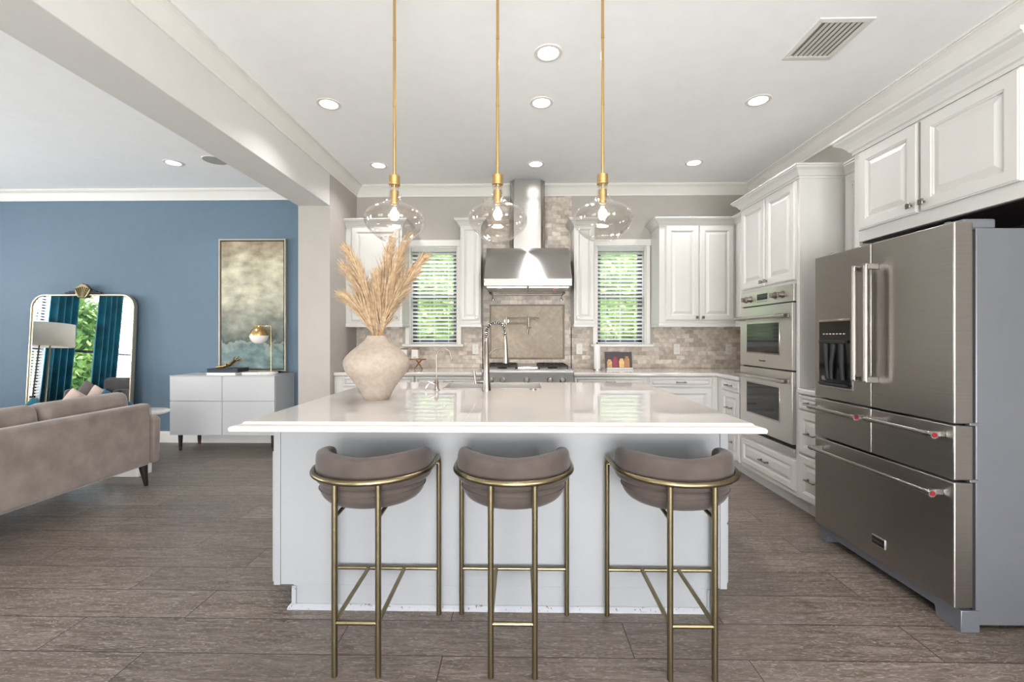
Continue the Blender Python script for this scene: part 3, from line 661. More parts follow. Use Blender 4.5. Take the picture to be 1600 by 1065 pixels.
# dispenser
x0, x1, z0, z1 = .055, .315, .985, 1.375
dsp = MB().box(x0-.012, x1+.012, -.006, .002, z0-.012, z1+.012).build('dispenser_trim', 'chrome', dl, bevel=.003)
MB().box(x0, x1, -.009, -.005, z0, z1).build('dispenser_recess', 'black', dl, bevel=.001)
mb = MB()
for x, a in ((.12, .02), (.19, -.01), (.25, .015)):
    mb.tube([(x, -.01, 1.24), (x+a, -.02, 1.12), (x+a*1.4, -.018, 1.03)], [.016, .012, .010], 10)
mb.box(x0+.02, x1-.02, -.026, -.008, 1.245, 1.262); mb.box(x0+.02, x1-.02, -.03, -.008, .995, 1.005)
mb.build('dispenser_paddles', 'blackm', dl, bevel=.002)
mb = MB()
for k in range(7): mb.box(.09+k*.028, .106+k*.028, -.0098, -.0088, 1.297, 1.302)
mb.build('dispenser_icons', 'ceramic', dl)
MB().box(.10, .13, -.024, -.01, 1.02, 1.045).build('dispenser_spout', 'chrome', dl)
M['handle_metal'] = pbr('satin_handle_metal', '#8E8680', .34, 1, var=.03)
def vhandle(par, x):
    MB().cyl((x, -.062, 1.05), (x, -.062, 1.66), .0145, 20).build('handle', 'handle_metal', par, smooth=True)
    for z in (1.055, 1.652): MB().prism([(x-.014, 0), (x+.014, 0), (x+.014, -.07), (x-.014, -.07)], 'z', z-.016, z+.016).build('handle_standoff', 'chrome', par, bevel=.004)
vhandle(dl, .412); vhandle(dr, .492)
def hhandle(par, x0, x1, z):
    MB().cyl((x0, -.065, z), (x1, -.065, z), .0125, 18).build('handle', 'steel', par, smooth=True)
    for x in (x0+.02, x1-.02): MB().prism([(x-.014, 0), (x+.014, 0), (x+.012, -.075), (x-.012, -.075)], 'z', z-.013, z+.013).build('handle_standoff', 'chrome', par, bevel=.004)
    mb = MB(); mb.cyl((x1-.004, -.065, z), (x1+.010, -.065, z), .0165, 20); mb.build('handle_end_cap', 'chrome', par, smooth=True)
    mb = MB(); mb.cyl((x1+.006, -.065, z), (x1+.0125, -.065, z), .0105, 20); m_ = mb.build('red_medallion', 'red', par, smooth=True); m_['label'] = 'red round medallion'
hhandle(ml, .04, .425, .845); hhandle(mr_, .495, .875, .852); hhandle(bd, .05, .865, .592)
bg_ = MB().box(.462, .548, -.006, .001, .185, .235).build('badge', 'steelh', bd, bevel=.002)
MB().box(.466, .544, -.0068, -.0055, .191, .229).build('badge_field', 'blackm', bg_)
text_part('badge_lettering', 'KitchenAid', .0145, (.505, -.0072, .21), (PI/2, 0, 0), 'chrome', bg_)

# ------------------------------------------------------------------ island
ix0, ix1, iy0, iy1 = -1.165, .965, 2.075, 3.50
isl = thing('kitchen_island', 'white panelled kitchen island base with worn bottom edge', 'kitchen island', (0, 0, 0))
MB().box(ix0, ix1, iy0+.001, iy0+.03, .108, .872).box(ix0, ix1, iy1-.02, iy1, .108, .872).box(ix0, ix0+.02, iy0+.03, iy1-.02, .108, .872).box(ix1-.02, ix1, iy0+.03, iy1-.02, .108, .872).box(ix0+.02, ix1-.02, iy0+.03, iy1-.02, .108, .13).build('carcass', 'island', isl, bevel=.003)
MB().box(-1.072, .888, iy0+.002, iy1-.07, 0, .108).build('plinth', 'island', isl)
mb = MB(); mb.box(-1.07, .886, iy0-.003, iy0+.003, .022, .12); mb.box(ix0+.035, ix1-.035, iy0-.004, iy0+.002, .112, .870); mb.build('back_panel', 'island', isl, bevel=.0015)
for x0, x1 in ((ix0, ix0+.032), (ix1-.032, ix1)): MB().box(x0, x1, iy0-.004, iy0+.003, .108, .871).build('corner_stile', 'island', isl, bevel=.002)
for x0, x1 in ((-1.076, -1.055), (.871, .892)): MB().box(x0, x1, iy0-.012, iy0-.002, .022, .108).build('corner_block', 'worn', isl, bevel=.002)
MB().sweep([(-1.08, iy0+.03), (-1.08, iy0-.004), (.896, iy0-.004), (.896, iy0+.03)], [(0, 0), (.014, 0), (.012, .012), (.004, .022), (0, .024)]).build('shoe_moulding', 'worn', isl)
for k in range(3):
    L0 = .02+k*.465; L1 = L0+.455
    # right side faces +x : drawers with pulls ; built in a rotated frame
    for z0, z1 in ((.125, .40), (.41, .735), (.745, .862)):
        d = panel(MB(), L0, L1, z0, z1, -.0005).build('drawer_front', 'island', isl)
        d.location = (ix1, iy0, 0); d.rotation_euler = (0, 0, PI/2); pull('handle', d, (L0+L1)/2, (z0+z1)/2, -.0205)
    d = panel(MB(), L0, L1, .115, .735, -.0005).build('door', 'island', isl)
    d.location = (ix0, iy0+1.42, 0); d.rotation_euler = (0, 0, -PI/2)
# island counter with sink cutout
X0, X1, Y0, Y1 = -1.244, 1.036, 1.862, 3.61
sx0, sx1, sy0, sy1 = -.555, .158, 3.165, 3.52
def rect(i, z): return [(X0+i, Y0+i, z), (X1-i, Y0+i, z), (X1-i, Y1-i, z), (X0+i, Y1-i, z)]
mb = MB()
hole = lambda z: [(sx0, sy0, z), (sx1, sy0, z), (sx1, sy1, z), (sx0, sy1, z)]
prof = [(.012, .874), (.003, .877), (0, .884), (.0, .892), (.004, .898), (.014, .9015), (.026, .903), (.036, .906), (.042, .912), (.046, .914)]
mb.rings([hole(.874)] + [rect(i, z) for i, z in prof] + [hole(.914), hole(.874)], False, False)
ic = tag(mb.build('island_countertop', 'quartz'), 'broad white quartz slab on the kitchen island, seamed near its middle', 'countertop')
mb = MB(); mb.box(-.2425, -.2405, Y0+.046, sy0-.001, .9138, .9143); mb.box(-.2425, -.2405, Y0-.0006, Y0+.001, .878, .896); mb.build('seam', 'seam', ic)
sk = thing('kitchen_sink', 'undermount steel sink set into the island countertop', 'sink', (0, 0, 0))
mb = MB(); mb.rings([[(sx0-.02, sy0-.02, .873), (sx1+.02, sy0-.02, .873), (sx1+.02, sy1+.02, .873), (sx0-.02, sy1+.02, .873)], [(sx0, sy0, .873), (sx1, sy0, .873), (sx1, sy1, .873), (sx0, sy1, .873)],
    [(sx0+.01, sy0+.01, .68), (sx1-.01, sy0+.01, .68), (sx1-.01, sy1-.01, .68), (sx0+.01, sy1-.01, .68)]], False, True)
mb.build('basin', 'steelh', sk, solid=.002)
MB().lathe([(.045, .682), (.045, .684), (.03, .684), (.025, .68)], 20, ((sx0+sx1)/2, 3.34)).build('drain', 'chrome', sk, smooth=True)
# main faucet
fx, fy, z0 = -.228, 3.035, .914
fa = thing('spring_faucet', 'tall nickel spring neck faucet standing by the sink', 'faucet', (fx, fy, z0))
MB().lathe([(.031, 0), (.031, .006), (.029, .012), (.025, .06), (.0205, .11), (.0195, .20), (.0175, .205), (.0175, .31), (.014, .315), (.014, .36)], 24).build('body', 'nickel', fa, smooth=True)
R = .064; cz = .40
path = [(0, 0, .33), (0, 0, .37)] + [(R-R*math.cos(a), .03*(1-math.cos(a))/2, cz+R*math.sin(a)) for a in [PI*i/14 for i in range(15)]]
path = path[:-1] + [(2*R-.002, .03, cz-.03)]
MB().tube(path, .006, 10).build('hose', 'blackm', fa, smooth=True)
import itertools
pv = [Vector(p) for p in path]; sp = []
seglen = [0]
for a, b in zip(pv, pv[1:]): seglen.append(seglen[-1]+(b-a).length)
tot = seglen[-1]; turns = 20; steps = turns*10
for i in range(steps+1):
    s = tot*i/steps; k = max(j for j in range(len(pv)-1) if seglen[j] <= s+1e-9); f_ = (s-seglen[k])/(seglen[k+1]-seglen[k]); p = pv[k].lerp(pv[k+1], f_)
    tn = (pv[k+1]-pv[k]).normalized(); a = Vector((0, 1, 0)); b2 = tn.cross(a).normalized(); a = b2.cross(tn); ph = 2*PI*turns*i/steps
    sp.append(p + a*.0125*math.cos(ph) + b2*.0125*math.sin(ph))
MB().tube(sp, .0034, 6).build('spring', 'chrome', fa, smooth=True)
hx_, hy_ = 2*R, .032
MB().tube([(hx_-.002, hy_, .375), (hx_, hy_, .34), (hx_+.002, hy_, .30), (hx_+.003, hy_, .255), (hx_+.004, hy_, .20), (hx_+.004, hy_, .185)], [.011, .0135, .0155, .0155, .0205, .0205], 18).build('spray_head', 'nickel', fa, smooth=True)
MB().tube([(.01, 0, .235), (.03, .01, .262), (.06, .02, .285), (hx_-.012, hy_, .293)], .006, 10).build('holder_arm', 'nickel', fa, smooth=True)
mb = MB(); mb.tube([(-.01, 0, .06), (-.055, 0, .06), (-.07, 0, .06)], [.016, .016, .012], 14); mb.tube([(-.074, 0, .045), (-.078, 0, .07), (-.086, 0, .13)], [.009, .007, .009], 12)
mb.build('lever', 'nickel', fa, smooth=True)
# filter tap
ft = thing('filter_tap', 'slim chrome gooseneck filter tap with side lever', 'faucet', (-.574, 3.04, .914))
MB().lathe([(.021, 0), (.021, .005), (.015, .01), (.013, .05), (.015, .055), (.009, .07), (.006, .08)], 20).build('body', 'nickel', ft, smooth=True)
R2 = .05
MB().tube([(0, 0, .07), (0, 0, .235)] + [(R2-R2*math.cos(a), 0, .235+R2*math.sin(a)) for a in [PI*i/12 for i in range(1, 11)]] + [(2*R2+.004, 0, .215)], .0052, 10).build('spout', 'nickel', ft, smooth=True)
mb = MB(); mb.tube([(0, 0, .035), (-.035, -.01, .052), (-.055, -.015, .062)], [.008, .009, .006], 10); mb.tube([(-.045, -.02, .05), (-.062, -.03, .03), (-.066, -.03, .015)], [.005, .006, .004], 8)
mb.build('lever', 'chrome', ft, smooth=True)
tag(MB().lathe([(.024, .914), (.024, .918), (.02, .922), (.008, .924)], 20, (.093, 3.07)).build('air_switch_button', 'nickel', smooth=True), 'small round steel button on the island right of the faucet', 'button')
# ------------------------------------------------------------------ vase
vp = [(18, 1010), (20, 1000), (23.5, 970), (29, 930), (39, 880), (45, 850), (48.6, 825), (50.8, 795), (51, 775), (49.5, 755), (46, 735), (40.5, 712), (34, 690), (26, 665), (20, 645), (16.2, 625), (15, 612)]
pr = [(r*.00371, (1010-y)*.000941) for r, y in vp]
k = [(r*.93, z) for r, z in pr[::-1]][:9]
va = MB().lathe(pr + k, 64, cap0=True, cap1=True).build('vase', 'vase', smooth=True)
va.location = (-.845, 2.60, .914); tag(va, 'wide white textured vase with a narrow neck on the island', 'vase')
# ------------------------------------------------------------------ pampas plumes
tips = [(-.175,.0,.50,'tallest cream grass plume at the left of the vase'), (-.205,.05,.40,'cream grass plume leaning furthest left in the vase'), (-.16,-.06,.215,'short cream grass plume drooping low on the left of the vase'),
    (.075,.05,.56,'upright cream grass plume in the middle of the vase'), (.185,.0,.575,'tallest cream grass plume at the right of the vase'), (.275,.03,.46,'cream grass plume leaning furthest right across the window'),
    (.235,-.05,.355,'cream grass plume below the furthest right leaning one'), (.01,-.04,.33,'short cream grass plume in front of the vase middle'), (.12,.06,.42,'cream grass plume half hidden behind the tallest right plume'),
    (-.07,.03,.26,'short cream grass plume left of the vase middle'), (.17,-.07,.235,'short cream grass plume drooping low on the right of the vase')]
for i, (tx, ty, tz, lb) in enumerate(tips):
    R = random.Random(i+3)
    t = thing('pampas_plume', lb, 'dried grass', (-.845, 2.60, 1.02), 0, 'dried grass plumes standing in the vase')
    A = Vector((0, 0, 0)); B = Vector((tx*.12, ty*.12, .27)); T = Vector((tx, ty, .27+tz)); mid = Vector((tx*.30, ty*.30, .27+tz*.60))
    def cur(s):  # quadratic from B to T
        return (1-s)**2*B + 2*s*(1-s)*mid + s*s*T
    pts = [A*0 + Vector((R.uniform(-.02,.02), R.uniform(-.02,.02), 0)), B] + [cur(s/8) for s in range(1, 9)]
    MB().tube(pts, [.003, .003] + [.0025*(1-s/10) for s in range(1, 9)], 6).build('stalk', 'stalk', t)
    mb = MB(); n = int(480 + 1300*tz)
    for _ in range(n):
        s = R.uniform(.02, .97)**.9; p = cur(s); tg = (cur(min(1, s+.03))-cur(s-.02)).normalized()
        rd = Vector((R.gauss(0,1), R.gauss(0,1), R.gauss(0,1))); rd = (rd-tg*rd.dot(tg)).normalized()
        ln = (.15*(1-.72*s)+.035)*R.uniform(.45, 1.25); spread = R.uniform(.06, .42) if R.random() < .7 else R.uniform(.4, .8)
        d1 = (tg+rd*spread).normalized(); d2 = (tg+rd*(spread*.8)+Vector((0,0,-.25*R.random()))).normalized()
        q = p + d1*ln*.5; e = q + d2*ln*.5; wv = tg.cross(rd)*.0030
        wv += Vector((.0008,0,0))
        a, b_, c_, d_ = mb.bm.verts.new(p-wv*.5), mb.bm.verts.new(p+wv*.5), mb.bm.verts.new(q+wv), mb.bm.verts.new(q-wv)
        ee = mb.bm.verts.new(e); mb.bm.faces.new((a, b_, c_, d_)); mb.bm.faces.new((d_, c_, ee))
    me = bpy.data.meshes.new('plume'); mb.bm.to_mesh(me); mb.bm.free(); me.materials.append(M['pampas'])
    o = bpy.data.objects.new('plume', me); C.objects.link(o); o.parent = t

# ------------------------------------------------------------------ bar stools
def make_stool(label):
    t = thing('bar_stool', label, 'bar stool', (0, 0, 0), 0, 'bar stools at the island')
    r = .0112; hw = .243; yl = .19; ZR = .735    # origin at footprint centre: near legs y=-.19, far legs y=+.19
    cy = .02
    def U(hw, y_end, cy, n=24, f=.955): return [(hw, y_end)] + [(x, cy+(y-cy)*f) for x, y in arc(0, cy, hw, 0, -PI, n)] + [(-hw, y_end)]
    for s in (-1, 1):
        MB().cyl((s*.083, -.19, 0.002), (s*.083, -.19, ZR-.005), r, 16).build('leg', 'brass', t, smooth=True)
    # arm ring with the two front legs bent from one tube
    for s in (-1, 1):
        pts = [(s*hw, yl, 0.002), (s*hw, yl, ZR-.035)] + [(s*hw, yl-.03*(1-math.cos(a)), ZR-.035+.035*math.sin(a)) for a in [PI/2*i/5 for i in range(1, 6)]]
        MB().tube(pts, r, 16).build('leg', 'brass', t, smooth=True)
    pts = [(x, y, ZR) for x, y in U(hw, yl-.03, cy)]
    MB().tube(pts, r, 16).build('back_ring', 'brass', t, smooth=True)
    mb = MB(); mb.cyl((-hw, yl, .212), (hw, yl, .212), r*.8, 14); mb.build('stretcher', 'brass', t, smooth=True)
    mb = MB(); mb.cyl((-.083, -.19, .203), (.083, -.19, .203), r*.8, 14); mb.build('footrest', 'brass', t, smooth=True)
    for s in (-1, 1): MB().cyl((s*.083, -.19, .206), (s*.083, yl, .212), r*.8, 14).build('stretcher', 'brass', t, smooth=True)
    mb = MB()
    for s in (-1, 1):
        mb.cyl((s*.083, -.19, .60), (s*.083, .10, .618), r*.7, 12); mb.cyl((s*hw, yl-.004, .70), (s*.19, yl-.02, .70), r*.6, 10)
    mb.build('seat_bracket', 'brass', t, smooth=True)
    # curved upholstered back band
    pth = U(.208, .052, cy, 20, .83); n = len(pth); rg = []
    th, z0, z1 = .030, .690, .828
    for i, (x, y) in enumerate(pth):
        a = Vector(pth[max(0, i-1)]); b = Vector(pth[min(n-1, i+1)]); d = (b-a).normalized(); nr = Vector((d.y, -d.x))
        e = min(i, n-1-i); k = .018*max(0, 1-e/6)**1.3 + .014*max(0, 1-abs(i-(n-1)/2)/(.3*n))
        cs = [(-th, z0+.02), (-th*.9, z0+.008), (-th*.5, z0), (th*.5, z0), (th*.9, z0+.008), (th, z0+.025), (th, z1-.03), (th*.85, z1-.010), (th*.4, z1), (-th*.4, z1), (-th*.85, z1-.010), (-th, z1-.03)]
        rg.append([(x+nr.x*o, y+nr.y*o, z-(k if z > .75 else 0)) for o, z in cs])
    # rounded ends
    def shrink(ring, f, dx):
        c = Vector((0,0,0))
        for p in ring: c += Vector(p)
        c /= len(ring); return [tuple(c+(Vector(p)-c)*f+Vector((0, dx, 0))) for p in ring]
    rg = [shrink(rg[0], .55, .03), shrink(rg[0], .85, .024), shrink(rg[0], .97, .012)] + rg + [shrink(rg[-1], .97, .012), shrink(rg[-1], .85, .024), shrink(rg[-1], .55, .03)]
    MB().rings(rg).build('backrest', 'velvet', t, smooth=True, sub=1)
    # seat cushion
    sp = [(.10, .598), (.155, .604), (.194, .622), (.213, .650), (.217, .674), (.208, .692), (.17, .704), (.06, .708)]
    mb = MB(); mb.rings([[(rr*math.cos(2*PI*i/40), (rr*1.0*math.sin(2*PI*i/40))*(.86 if math.sin(2*PI*i/40) < 0 else .84)+.008, z) for i in range(40)] for rr, z in sp])
    mb.build('seat', 'velvet', t, smooth=True, sub=1)
    mb = MB(); mb.tube([(.2165*math.cos(a), .2165*math.sin(a)*(.86 if math.sin(a) < 0 else .84)+.008, .668) for a in [2*PI*i/40 for i in range(41)]], .0028, 6); mb.build('piping', 'velvet', t, smooth=True)
    return t
s0 = make_stool('velvet and brass bar stool at the left end of the island'); s0.location = (-.617, 1.848, 0)
s1 = copy_tree(s0); s1['label'] = 'velvet and brass bar stool in the middle of the island row'; s1.location = (-.026, 1.852, 0)
s2 = copy_tree(s0); s2['label'] = 'velvet and brass bar stool at the right end near the refrigerator'; s2.location = (.645, 1.850, 0)

# ------------------------------------------------------------------ pendants
def make_pendant(label):
    k = .00316
    t = thing('pendant_light', label, 'pendant light', (0, 0, 0), 0, 'glass pendant lights over the island')
    MB().lathe([(.055, H), (.055, H-.012), (.05, H-.016)], 28).build('ceiling_canopy', 'gold', t, smooth=True)
    mb = MB(); mb.cyl((0, 0, 2.0699), (0, 0, H-.02), .0072, 14)
    for z in (2.42, 2.75): mb.cyl((0, 0, z), (0, 0, z+.02), .0082, 14)
    mb.build('rod', 'gold', t, smooth=True)
    MB().lathe([(.010, 2.0825), (.026, 2.0786), (.026, 2.0437), (.028, 2.0418), (.028, 2.0321), (.02, 2.0301)], 28).build('cap', 'gold', t, smooth=True)
    zz = lambda y: 1.284+(525.5-y)*k
    pr = [(8, 289), (7.4, 296), (8, 303), (10.5, 310), (15, 316.5), (23, 321), (33, 325), (40.5, 330), (45, 337), (46, 343), (45, 350), (41, 357), (35, 363.5), (28, 369), (21, 373.5)]
    pr = [(r*k, zz(y)) for r, y in pr]
    MB().lathe(pr, 64, cap0=False, cap1=False).build('glass_shade', 'shadeglass', t, smooth=True, sub=1, solid=.004)
    MB().lathe([(21*k+.002, zz(373)-.003), (21*k+.003, zz(373)+.002), (21*k-.003, zz(373)+.002), (21*k-.003, zz(373)-.003), (21*k+.002, zz(373)-.003)], 48, cap0=False, cap1=False).build('shade_rim', 'shadeglass', t, smooth=True)
    MB().lathe([(.006, 2.0359), (.006, 2.0069), (.020, 2.0049), (.021, 1.9458), (.016, 1.9410)], 24).build('lamp_socket', 'gold', t, smooth=True)
    bu = MB().lathe([(.012, 1.9439), (.014, 1.9294), (.030, 1.9051), (.033, 1.8857), (.030, 1.8664), (.018, 1.8538), (.004, 1.8499)], 28).build('bulb', 'shadeglass', t, smooth=True)
    MB().tube([(-.004, 0, 1.9245), (-.012, 0, 1.8809), (0, 0, 1.8741), (.012, 0, 1.8809), (.004, 0, 1.9245)], .0032, 8).build('filament', 'bulbglow', bu, smooth=True)
    lamp('bulb_light', 'POINT', (0, 0, 1.8906), (0, 0, 0), 2.2, (1, .92, .85), t, shadow_soft_size=.03)
    return t
PX = (-.621, -.109, .408)
p0 = make_pendant('brass and clear glass pendant above the vase end of the island'); p0.location = (PX[0], 2.18, 0)
p1 = copy_tree(p0); p1['label'] = 'middle brass and clear glass pendant, beside the hood chimney'; p1.location = (PX[1], 2.18, 0)
p2 = copy_tree(p0); p2['label'] = 'brass and clear glass pendant nearest the refrigerator side'; p2.location = (PX[2], 2.18, 0)

# ------------------------------------------------------------------ ceiling fittings
def make_down(label):
    t = thing('recessed_light', label, 'ceiling light', (0, 0, 0), 0, 'recessed ceiling lights')
    MB().lathe([(.062, H-.001), (.066, H-.006), (.086, H-.005), (.09, H-.0005)], 36, cap0=False, cap1=False).build('trim_ring', 'trim', t, smooth=True)
    MB().lathe([(.064, H-.0015), (.064, H-.003), (.05, H-.0035)], 36).build('lens', 'downlight', t)
    lamp('downlight_beam', 'AREA', (0, 0, H-.012), (0, 0, 0), 5.5, (1, .987, .99), t, shape='DISK', size=.11, spread=math.radians(125))
    return t
dls = [((.178, 2.755), 'largest recessed light, nearest the camera on the kitchen ceiling'), ((.165, 3.34), 'recessed light in the middle of the kitchen ceiling, between the pendant rods'), ((.165, 4.525), 'recessed light in front of the hood chimney'),
    ((-1.45, 3.33), 'recessed light on the left of the kitchen ceiling near the beam'), ((-1.455, 4.53), 'recessed light in the back left corner above the grass plumes'), ((1.785, 3.335), 'recessed light on the right of the kitchen ceiling before the oven tower'), ((1.772, 4.52), 'recessed light in the back right corner above the two door wall cabinet'), ((-3.52, 4.43), 'recessed light on the living room ceiling left of the beam')]
src = None
for (x, y), lb in dls:
    if src is None: o = src = make_down(lb)
    else: o = copy_tree(src); o['label'] = lb
    o.location = (x, y, 0)
for x, y in ((.165, .2), (-5.5, 1.5)):
    o = copy_tree(src); o.location = (x, y, 0); o['label'] = 'recessed light outside the picture, over the %s' % ('kitchen floor' if x > -2 else 'living room'); 
vt = thing('ceiling_vent', 'white louvred air vent on the ceiling above the refrigerator side', 'vent', (1.82, 2.66, H))
mb = MB(); w2, l2 = .155, .185
R_ = lambda i, z: [(-w2+i, -l2+i, z), (w2-i, -l2+i, z), (w2-i, l2-i, z), (-w2+i, l2-i, z)]
mb.rings([R_(0, 0), R_(.003, -.006), R_(.030, -.008), R_(.035, -.006), R_(.035, 0)], False, False); mb.build('frame', 'trim', vt)
MB().box(-w2+.03, w2-.03, -l2+.03, l2-.03, -.001, 0).build('duct_opening', 'slot', vt)
mb = MB()
for i in range(8):
    x = -w2+.05+i*.030; mb.rings([[(x, yy, -.010), (x+.003, yy, -.010), (x+.027, yy, -.003), (x+.024, yy, -.003)] for yy in (-l2+.034, l2-.034)])
mb.build('louvres', 'trim', vt)
sp = thing('ceiling_speaker', 'round grey speaker grille on the living room ceiling beside the beam', 'speaker', (-3.05, 4.37, H))
MB().lathe([(.115, 0), (.115, -.004), (.108, -.006)], 40).build('rim', 'trim', sp); MB().lathe([(.106, -.004), (.106, -.007)], 40).build('grille', 'spk', sp)

# outlets
for x, lb in ((-.52, 'white wall outlet left of the rangetop'), (.70, 'white wall outlet between the rangetop and the paper roll'), (1.835, 'white wall outlet under the two door wall cabinet, left one'), (2.435, 'white wall outlet next to the wall ovens')):
    t = thing('wall_outlet', lb, 'wall outlet', (x, YB-ts-.0005, 1.137), 0, 'wall outlets on the backsplash')
    MB().box(-.036, .036, -.006, 0, -.06, .06).build('cover_plate', 'outlet', t, bevel=.003)
    mb = MB()
    for z in (-.026, .026): mb.box(-.016, .016, -.008, -.005, z-.016, z+.016)
    mb.build('socket', 'outlet', t, bevel=.002)
    mb = MB()
    for z in (-.026, .026):
        for xx in (-.006, .006): mb.box(xx-.0015, xx+.0015, -.0086, -.0078, z-.006, z+.006)
    mb.build('slots', 'slot', t)

# ------------------------------------------------------------------ things on the back counter
pt = thing('paper_roll', 'slim white paper roll standing on the counter below the right window', 'paper roll', (.862, 4.93, .914))
MB().lathe([(.05, 0), (.05, .008)], 24).build('base', 'chrome', pt, smooth=True)
MB().lathe([(.012, .008), (.036, .008), (.036, .285), (.012, .285)], 28).build('paper', 'paper', pt, smooth=True)
MB().lathe([(.008, .285), (.010, .30), (.004, .306)], 14).build('finial', 'chrome', pt, smooth=True)
# cookbook
cb = thing('cookbook', 'open cookbook with food jars on its cover, propped on the right counter', 'book', (1.11, 4.97, .926))
ang = math.radians(-12)
def tilt(o, loc=(0,0,0), rz=0): o.location = loc; o.rotation_euler = (ang, 0, rz)
pg = MB().prism([(-.15, .0), (-.075, .004), (0, 0), (.075, .004), (.15, 0), (.15, .014), (-.15, .014)], 'z', 0, .185).build('pages', 'paper', cb); tilt(pg)
cv = MB().box(-.152, .152, -.003, -.0005, .0, .188).build('cover', pbr('dark_cover', '#3A3235', .4), cb); tilt(cv)
for x, c_, h_ in ((-.10, '#C9A26B', .09), (-.035, '#8A2F45', .12), (.035, '#D8B27A', .10), (.095, '#A8794E', .125)):
    q = MB().prism([(x-.026, .012), (x+.026, .012), (x+.028, .02), (x+.028, .012+h_*.75), (x+.018, .012+h_*.85), (x+.018, .012+h_), (x-.018, .012+h_), (x-.018, .012+h_*.85), (x-.028, .012+h_*.75), (x-.028, .02)], 'y', -.0045, -.003).build('printed_jar', pbr('printed_jar', c_, .5, var=.3, scale=40), cv)
bs = thing('book_stand', 'low white stand holding the open cookbook', 'book stand', (1.11, 4.97, .914))
MB().box(-.14, .15, -.05, .07, 0, .01).build('base', 'ceramic', bs, bevel=.003); MB().box(-.14, .15, -.05, -.04, .01, .024).build('lip', 'ceramic', bs, bevel=.003)
q = MB().box(-.10, .10, .018, .024, .012, .15).build('back_rest', 'ceramic', bs, bevel=.002); q.rotation_euler = (ang, 0, 0)
# riser with canisters
rs = thing('wooden_riser', 'small wooden riser shelf on crossed legs beside the vase', 'stand', (-1.22, 4.98, .914))
MB().box(-.15, .15, -.06, .06, .105, .118).build('board', 'oak', rs, bevel=.003)
for s in (-1, 1):
    mb = MB(); mb.tube([(s*.08-.045, -.03, 0.006), (s*.08+.03, .0, .106)], .008, 8); mb.tube([(s*.08+.045, -.03, 0.006), (s*.08-.03, .0, .106)], .008, 8); mb.build('crossed_legs', 'oak', rs)
for x, lb in ((-.085, 'white square canister on the riser, partly behind the vase'), (.04, 'white square canister on the riser nearer the window')):
    t = thing('canister', lb, 'canister', (-1.22+x, 4.98, 1.0325), 0, 'white canisters on the wooden riser')
    MB().prism([(-.043, 0), (.043, 0), (.037, .105), (-.037, .105)], 'y', -.04, .04).build('body', 'ceramic', t, bevel=.008)
    MB().box(-.036, .036, -.037, .037, .106, .117).build('lid', 'oak', t, bevel=.003)
    MB().box(-.018, .018, -.0415, -.0398, .016, .022).build('printed_mark', 'slot', t)
kb = thing('coffee_maker', 'dark small appliance in the back left corner behind the vase', 'appliance', (-1.73, 4.98, .914))
MB().box(-.085, .085, -.07, .09, 0, .03).build('base', 'blackm', kb, bevel=.006); MB().box(-.085, .085, .01, .09, .03, .24).build('column', 'blackm', kb, bevel=.01); MB().box(-.085, .085, -.08, .09, .20, .275).build('head', 'black', kb, bevel=.012)
MB().lathe([(.045, .032), (.052, .06), (.05, .13), (.04, .15)], 24, (0, -.03)).build('carafe', 'black', kb, smooth=True)

# ------------------------------------------------------------------ living room
# sofa: back toward the kitchen
so = thing('sofa', 'mushroom velvet sofa seen from behind at the left edge', 'sofa', (-3.17, 1.62, 0))
L = 2.13
def rbox(x0, x1, y0, y1, z0, z1, name, mat, par, b=.03, sub=0):
    return MB().box(x0, x1, y0, y1, z0, z1).build(name, mat, par, bevel=b, seg=4)
rbox(-.10, 0, 0, L, .186, .712, 'back_panel', 'sofa', so, .028)
MB().tube([(0.003, L-.012, .20), (.003, L-.012, .69)], .003, 6).build('back_welt', 'sofa', so, smooth=True)
for y0, y1 in ((-.095, -.001), (L+.001, L+.095)):
    MB().prism([(-.88, .19), (-.0, .19), (.012, .575), (-.04, .60), (-.88, .58)], 'y', y0, y1).build('arm', 'sofa', so, bevel=.025, seg=4)
rbox(-.86, -.10, 0, L, .19, .30, 'seat_base', 'sofa', so, .02)
for k in range(3):
    a, b = L/3*k+.008, L/3*(k+1)-.008
    rbox(-.88, -.26, a, b, .302, .45, 'seat_cushion', 'sofa', so, .05)
    c_ = MB().box(-.09, .09, a, b, 0, .38).build('back_cushion', 'sofa', so, bevel=.06, seg=4); c_.location = (-.22, 0, .452-.02); c_.rotation_euler = (0, math.radians(-8), 0)
for x in (-.06, -.80):
    for y in (.02, L-.02): MB().cyl((x, y, .19), (x+.012, y+(.02 if y > 1 else -.02), 0), .034, 14, .014).build('leg', 'leg', so, smooth=True)
def pillow(label, loc, rot, s, mat, cat='pillow', group='throw pillows on the sofa'):
    n = 12; mb = MB(); V = {}
    for side in (1, -1):
        for i in range(n+1):
            for j in range(n+1):
                u, v = i/n*2-1, j/n*2-1
                k = max(0, (1-u**4)*(1-v**4))**.5; edge = 1-.07*(1-abs(u))*(abs(v) > .99)-.0
                pin = 1-.09*(1-u*u)*(v*v) ; pin2 = 1-.09*(1-v*v)*(u*u)
                if (i in (0, n) or j in (0, n)) and side == -1: V[(side, i, j)] = V[(1, i, j)]; continue
                V[(side, i, j)] = mb.bm.verts.new((u*s*pin2, side*.085*k*(s/.22), v*s*pin))
        for i in range(n):
            for j in range(n):
                f = [V[(side, i, j)], V[(side, i+1, j)], V[(side, i+1, j+1)], V[(side, i, j+1)]]
                mb.bm.faces.new(f if side == 1 else f[::-1])
    o = mb.build('throw_pillow', mat, smooth=True, sub=1); o.location = loc; o.rotation_euler = rot; return tag(o, label, cat, group)
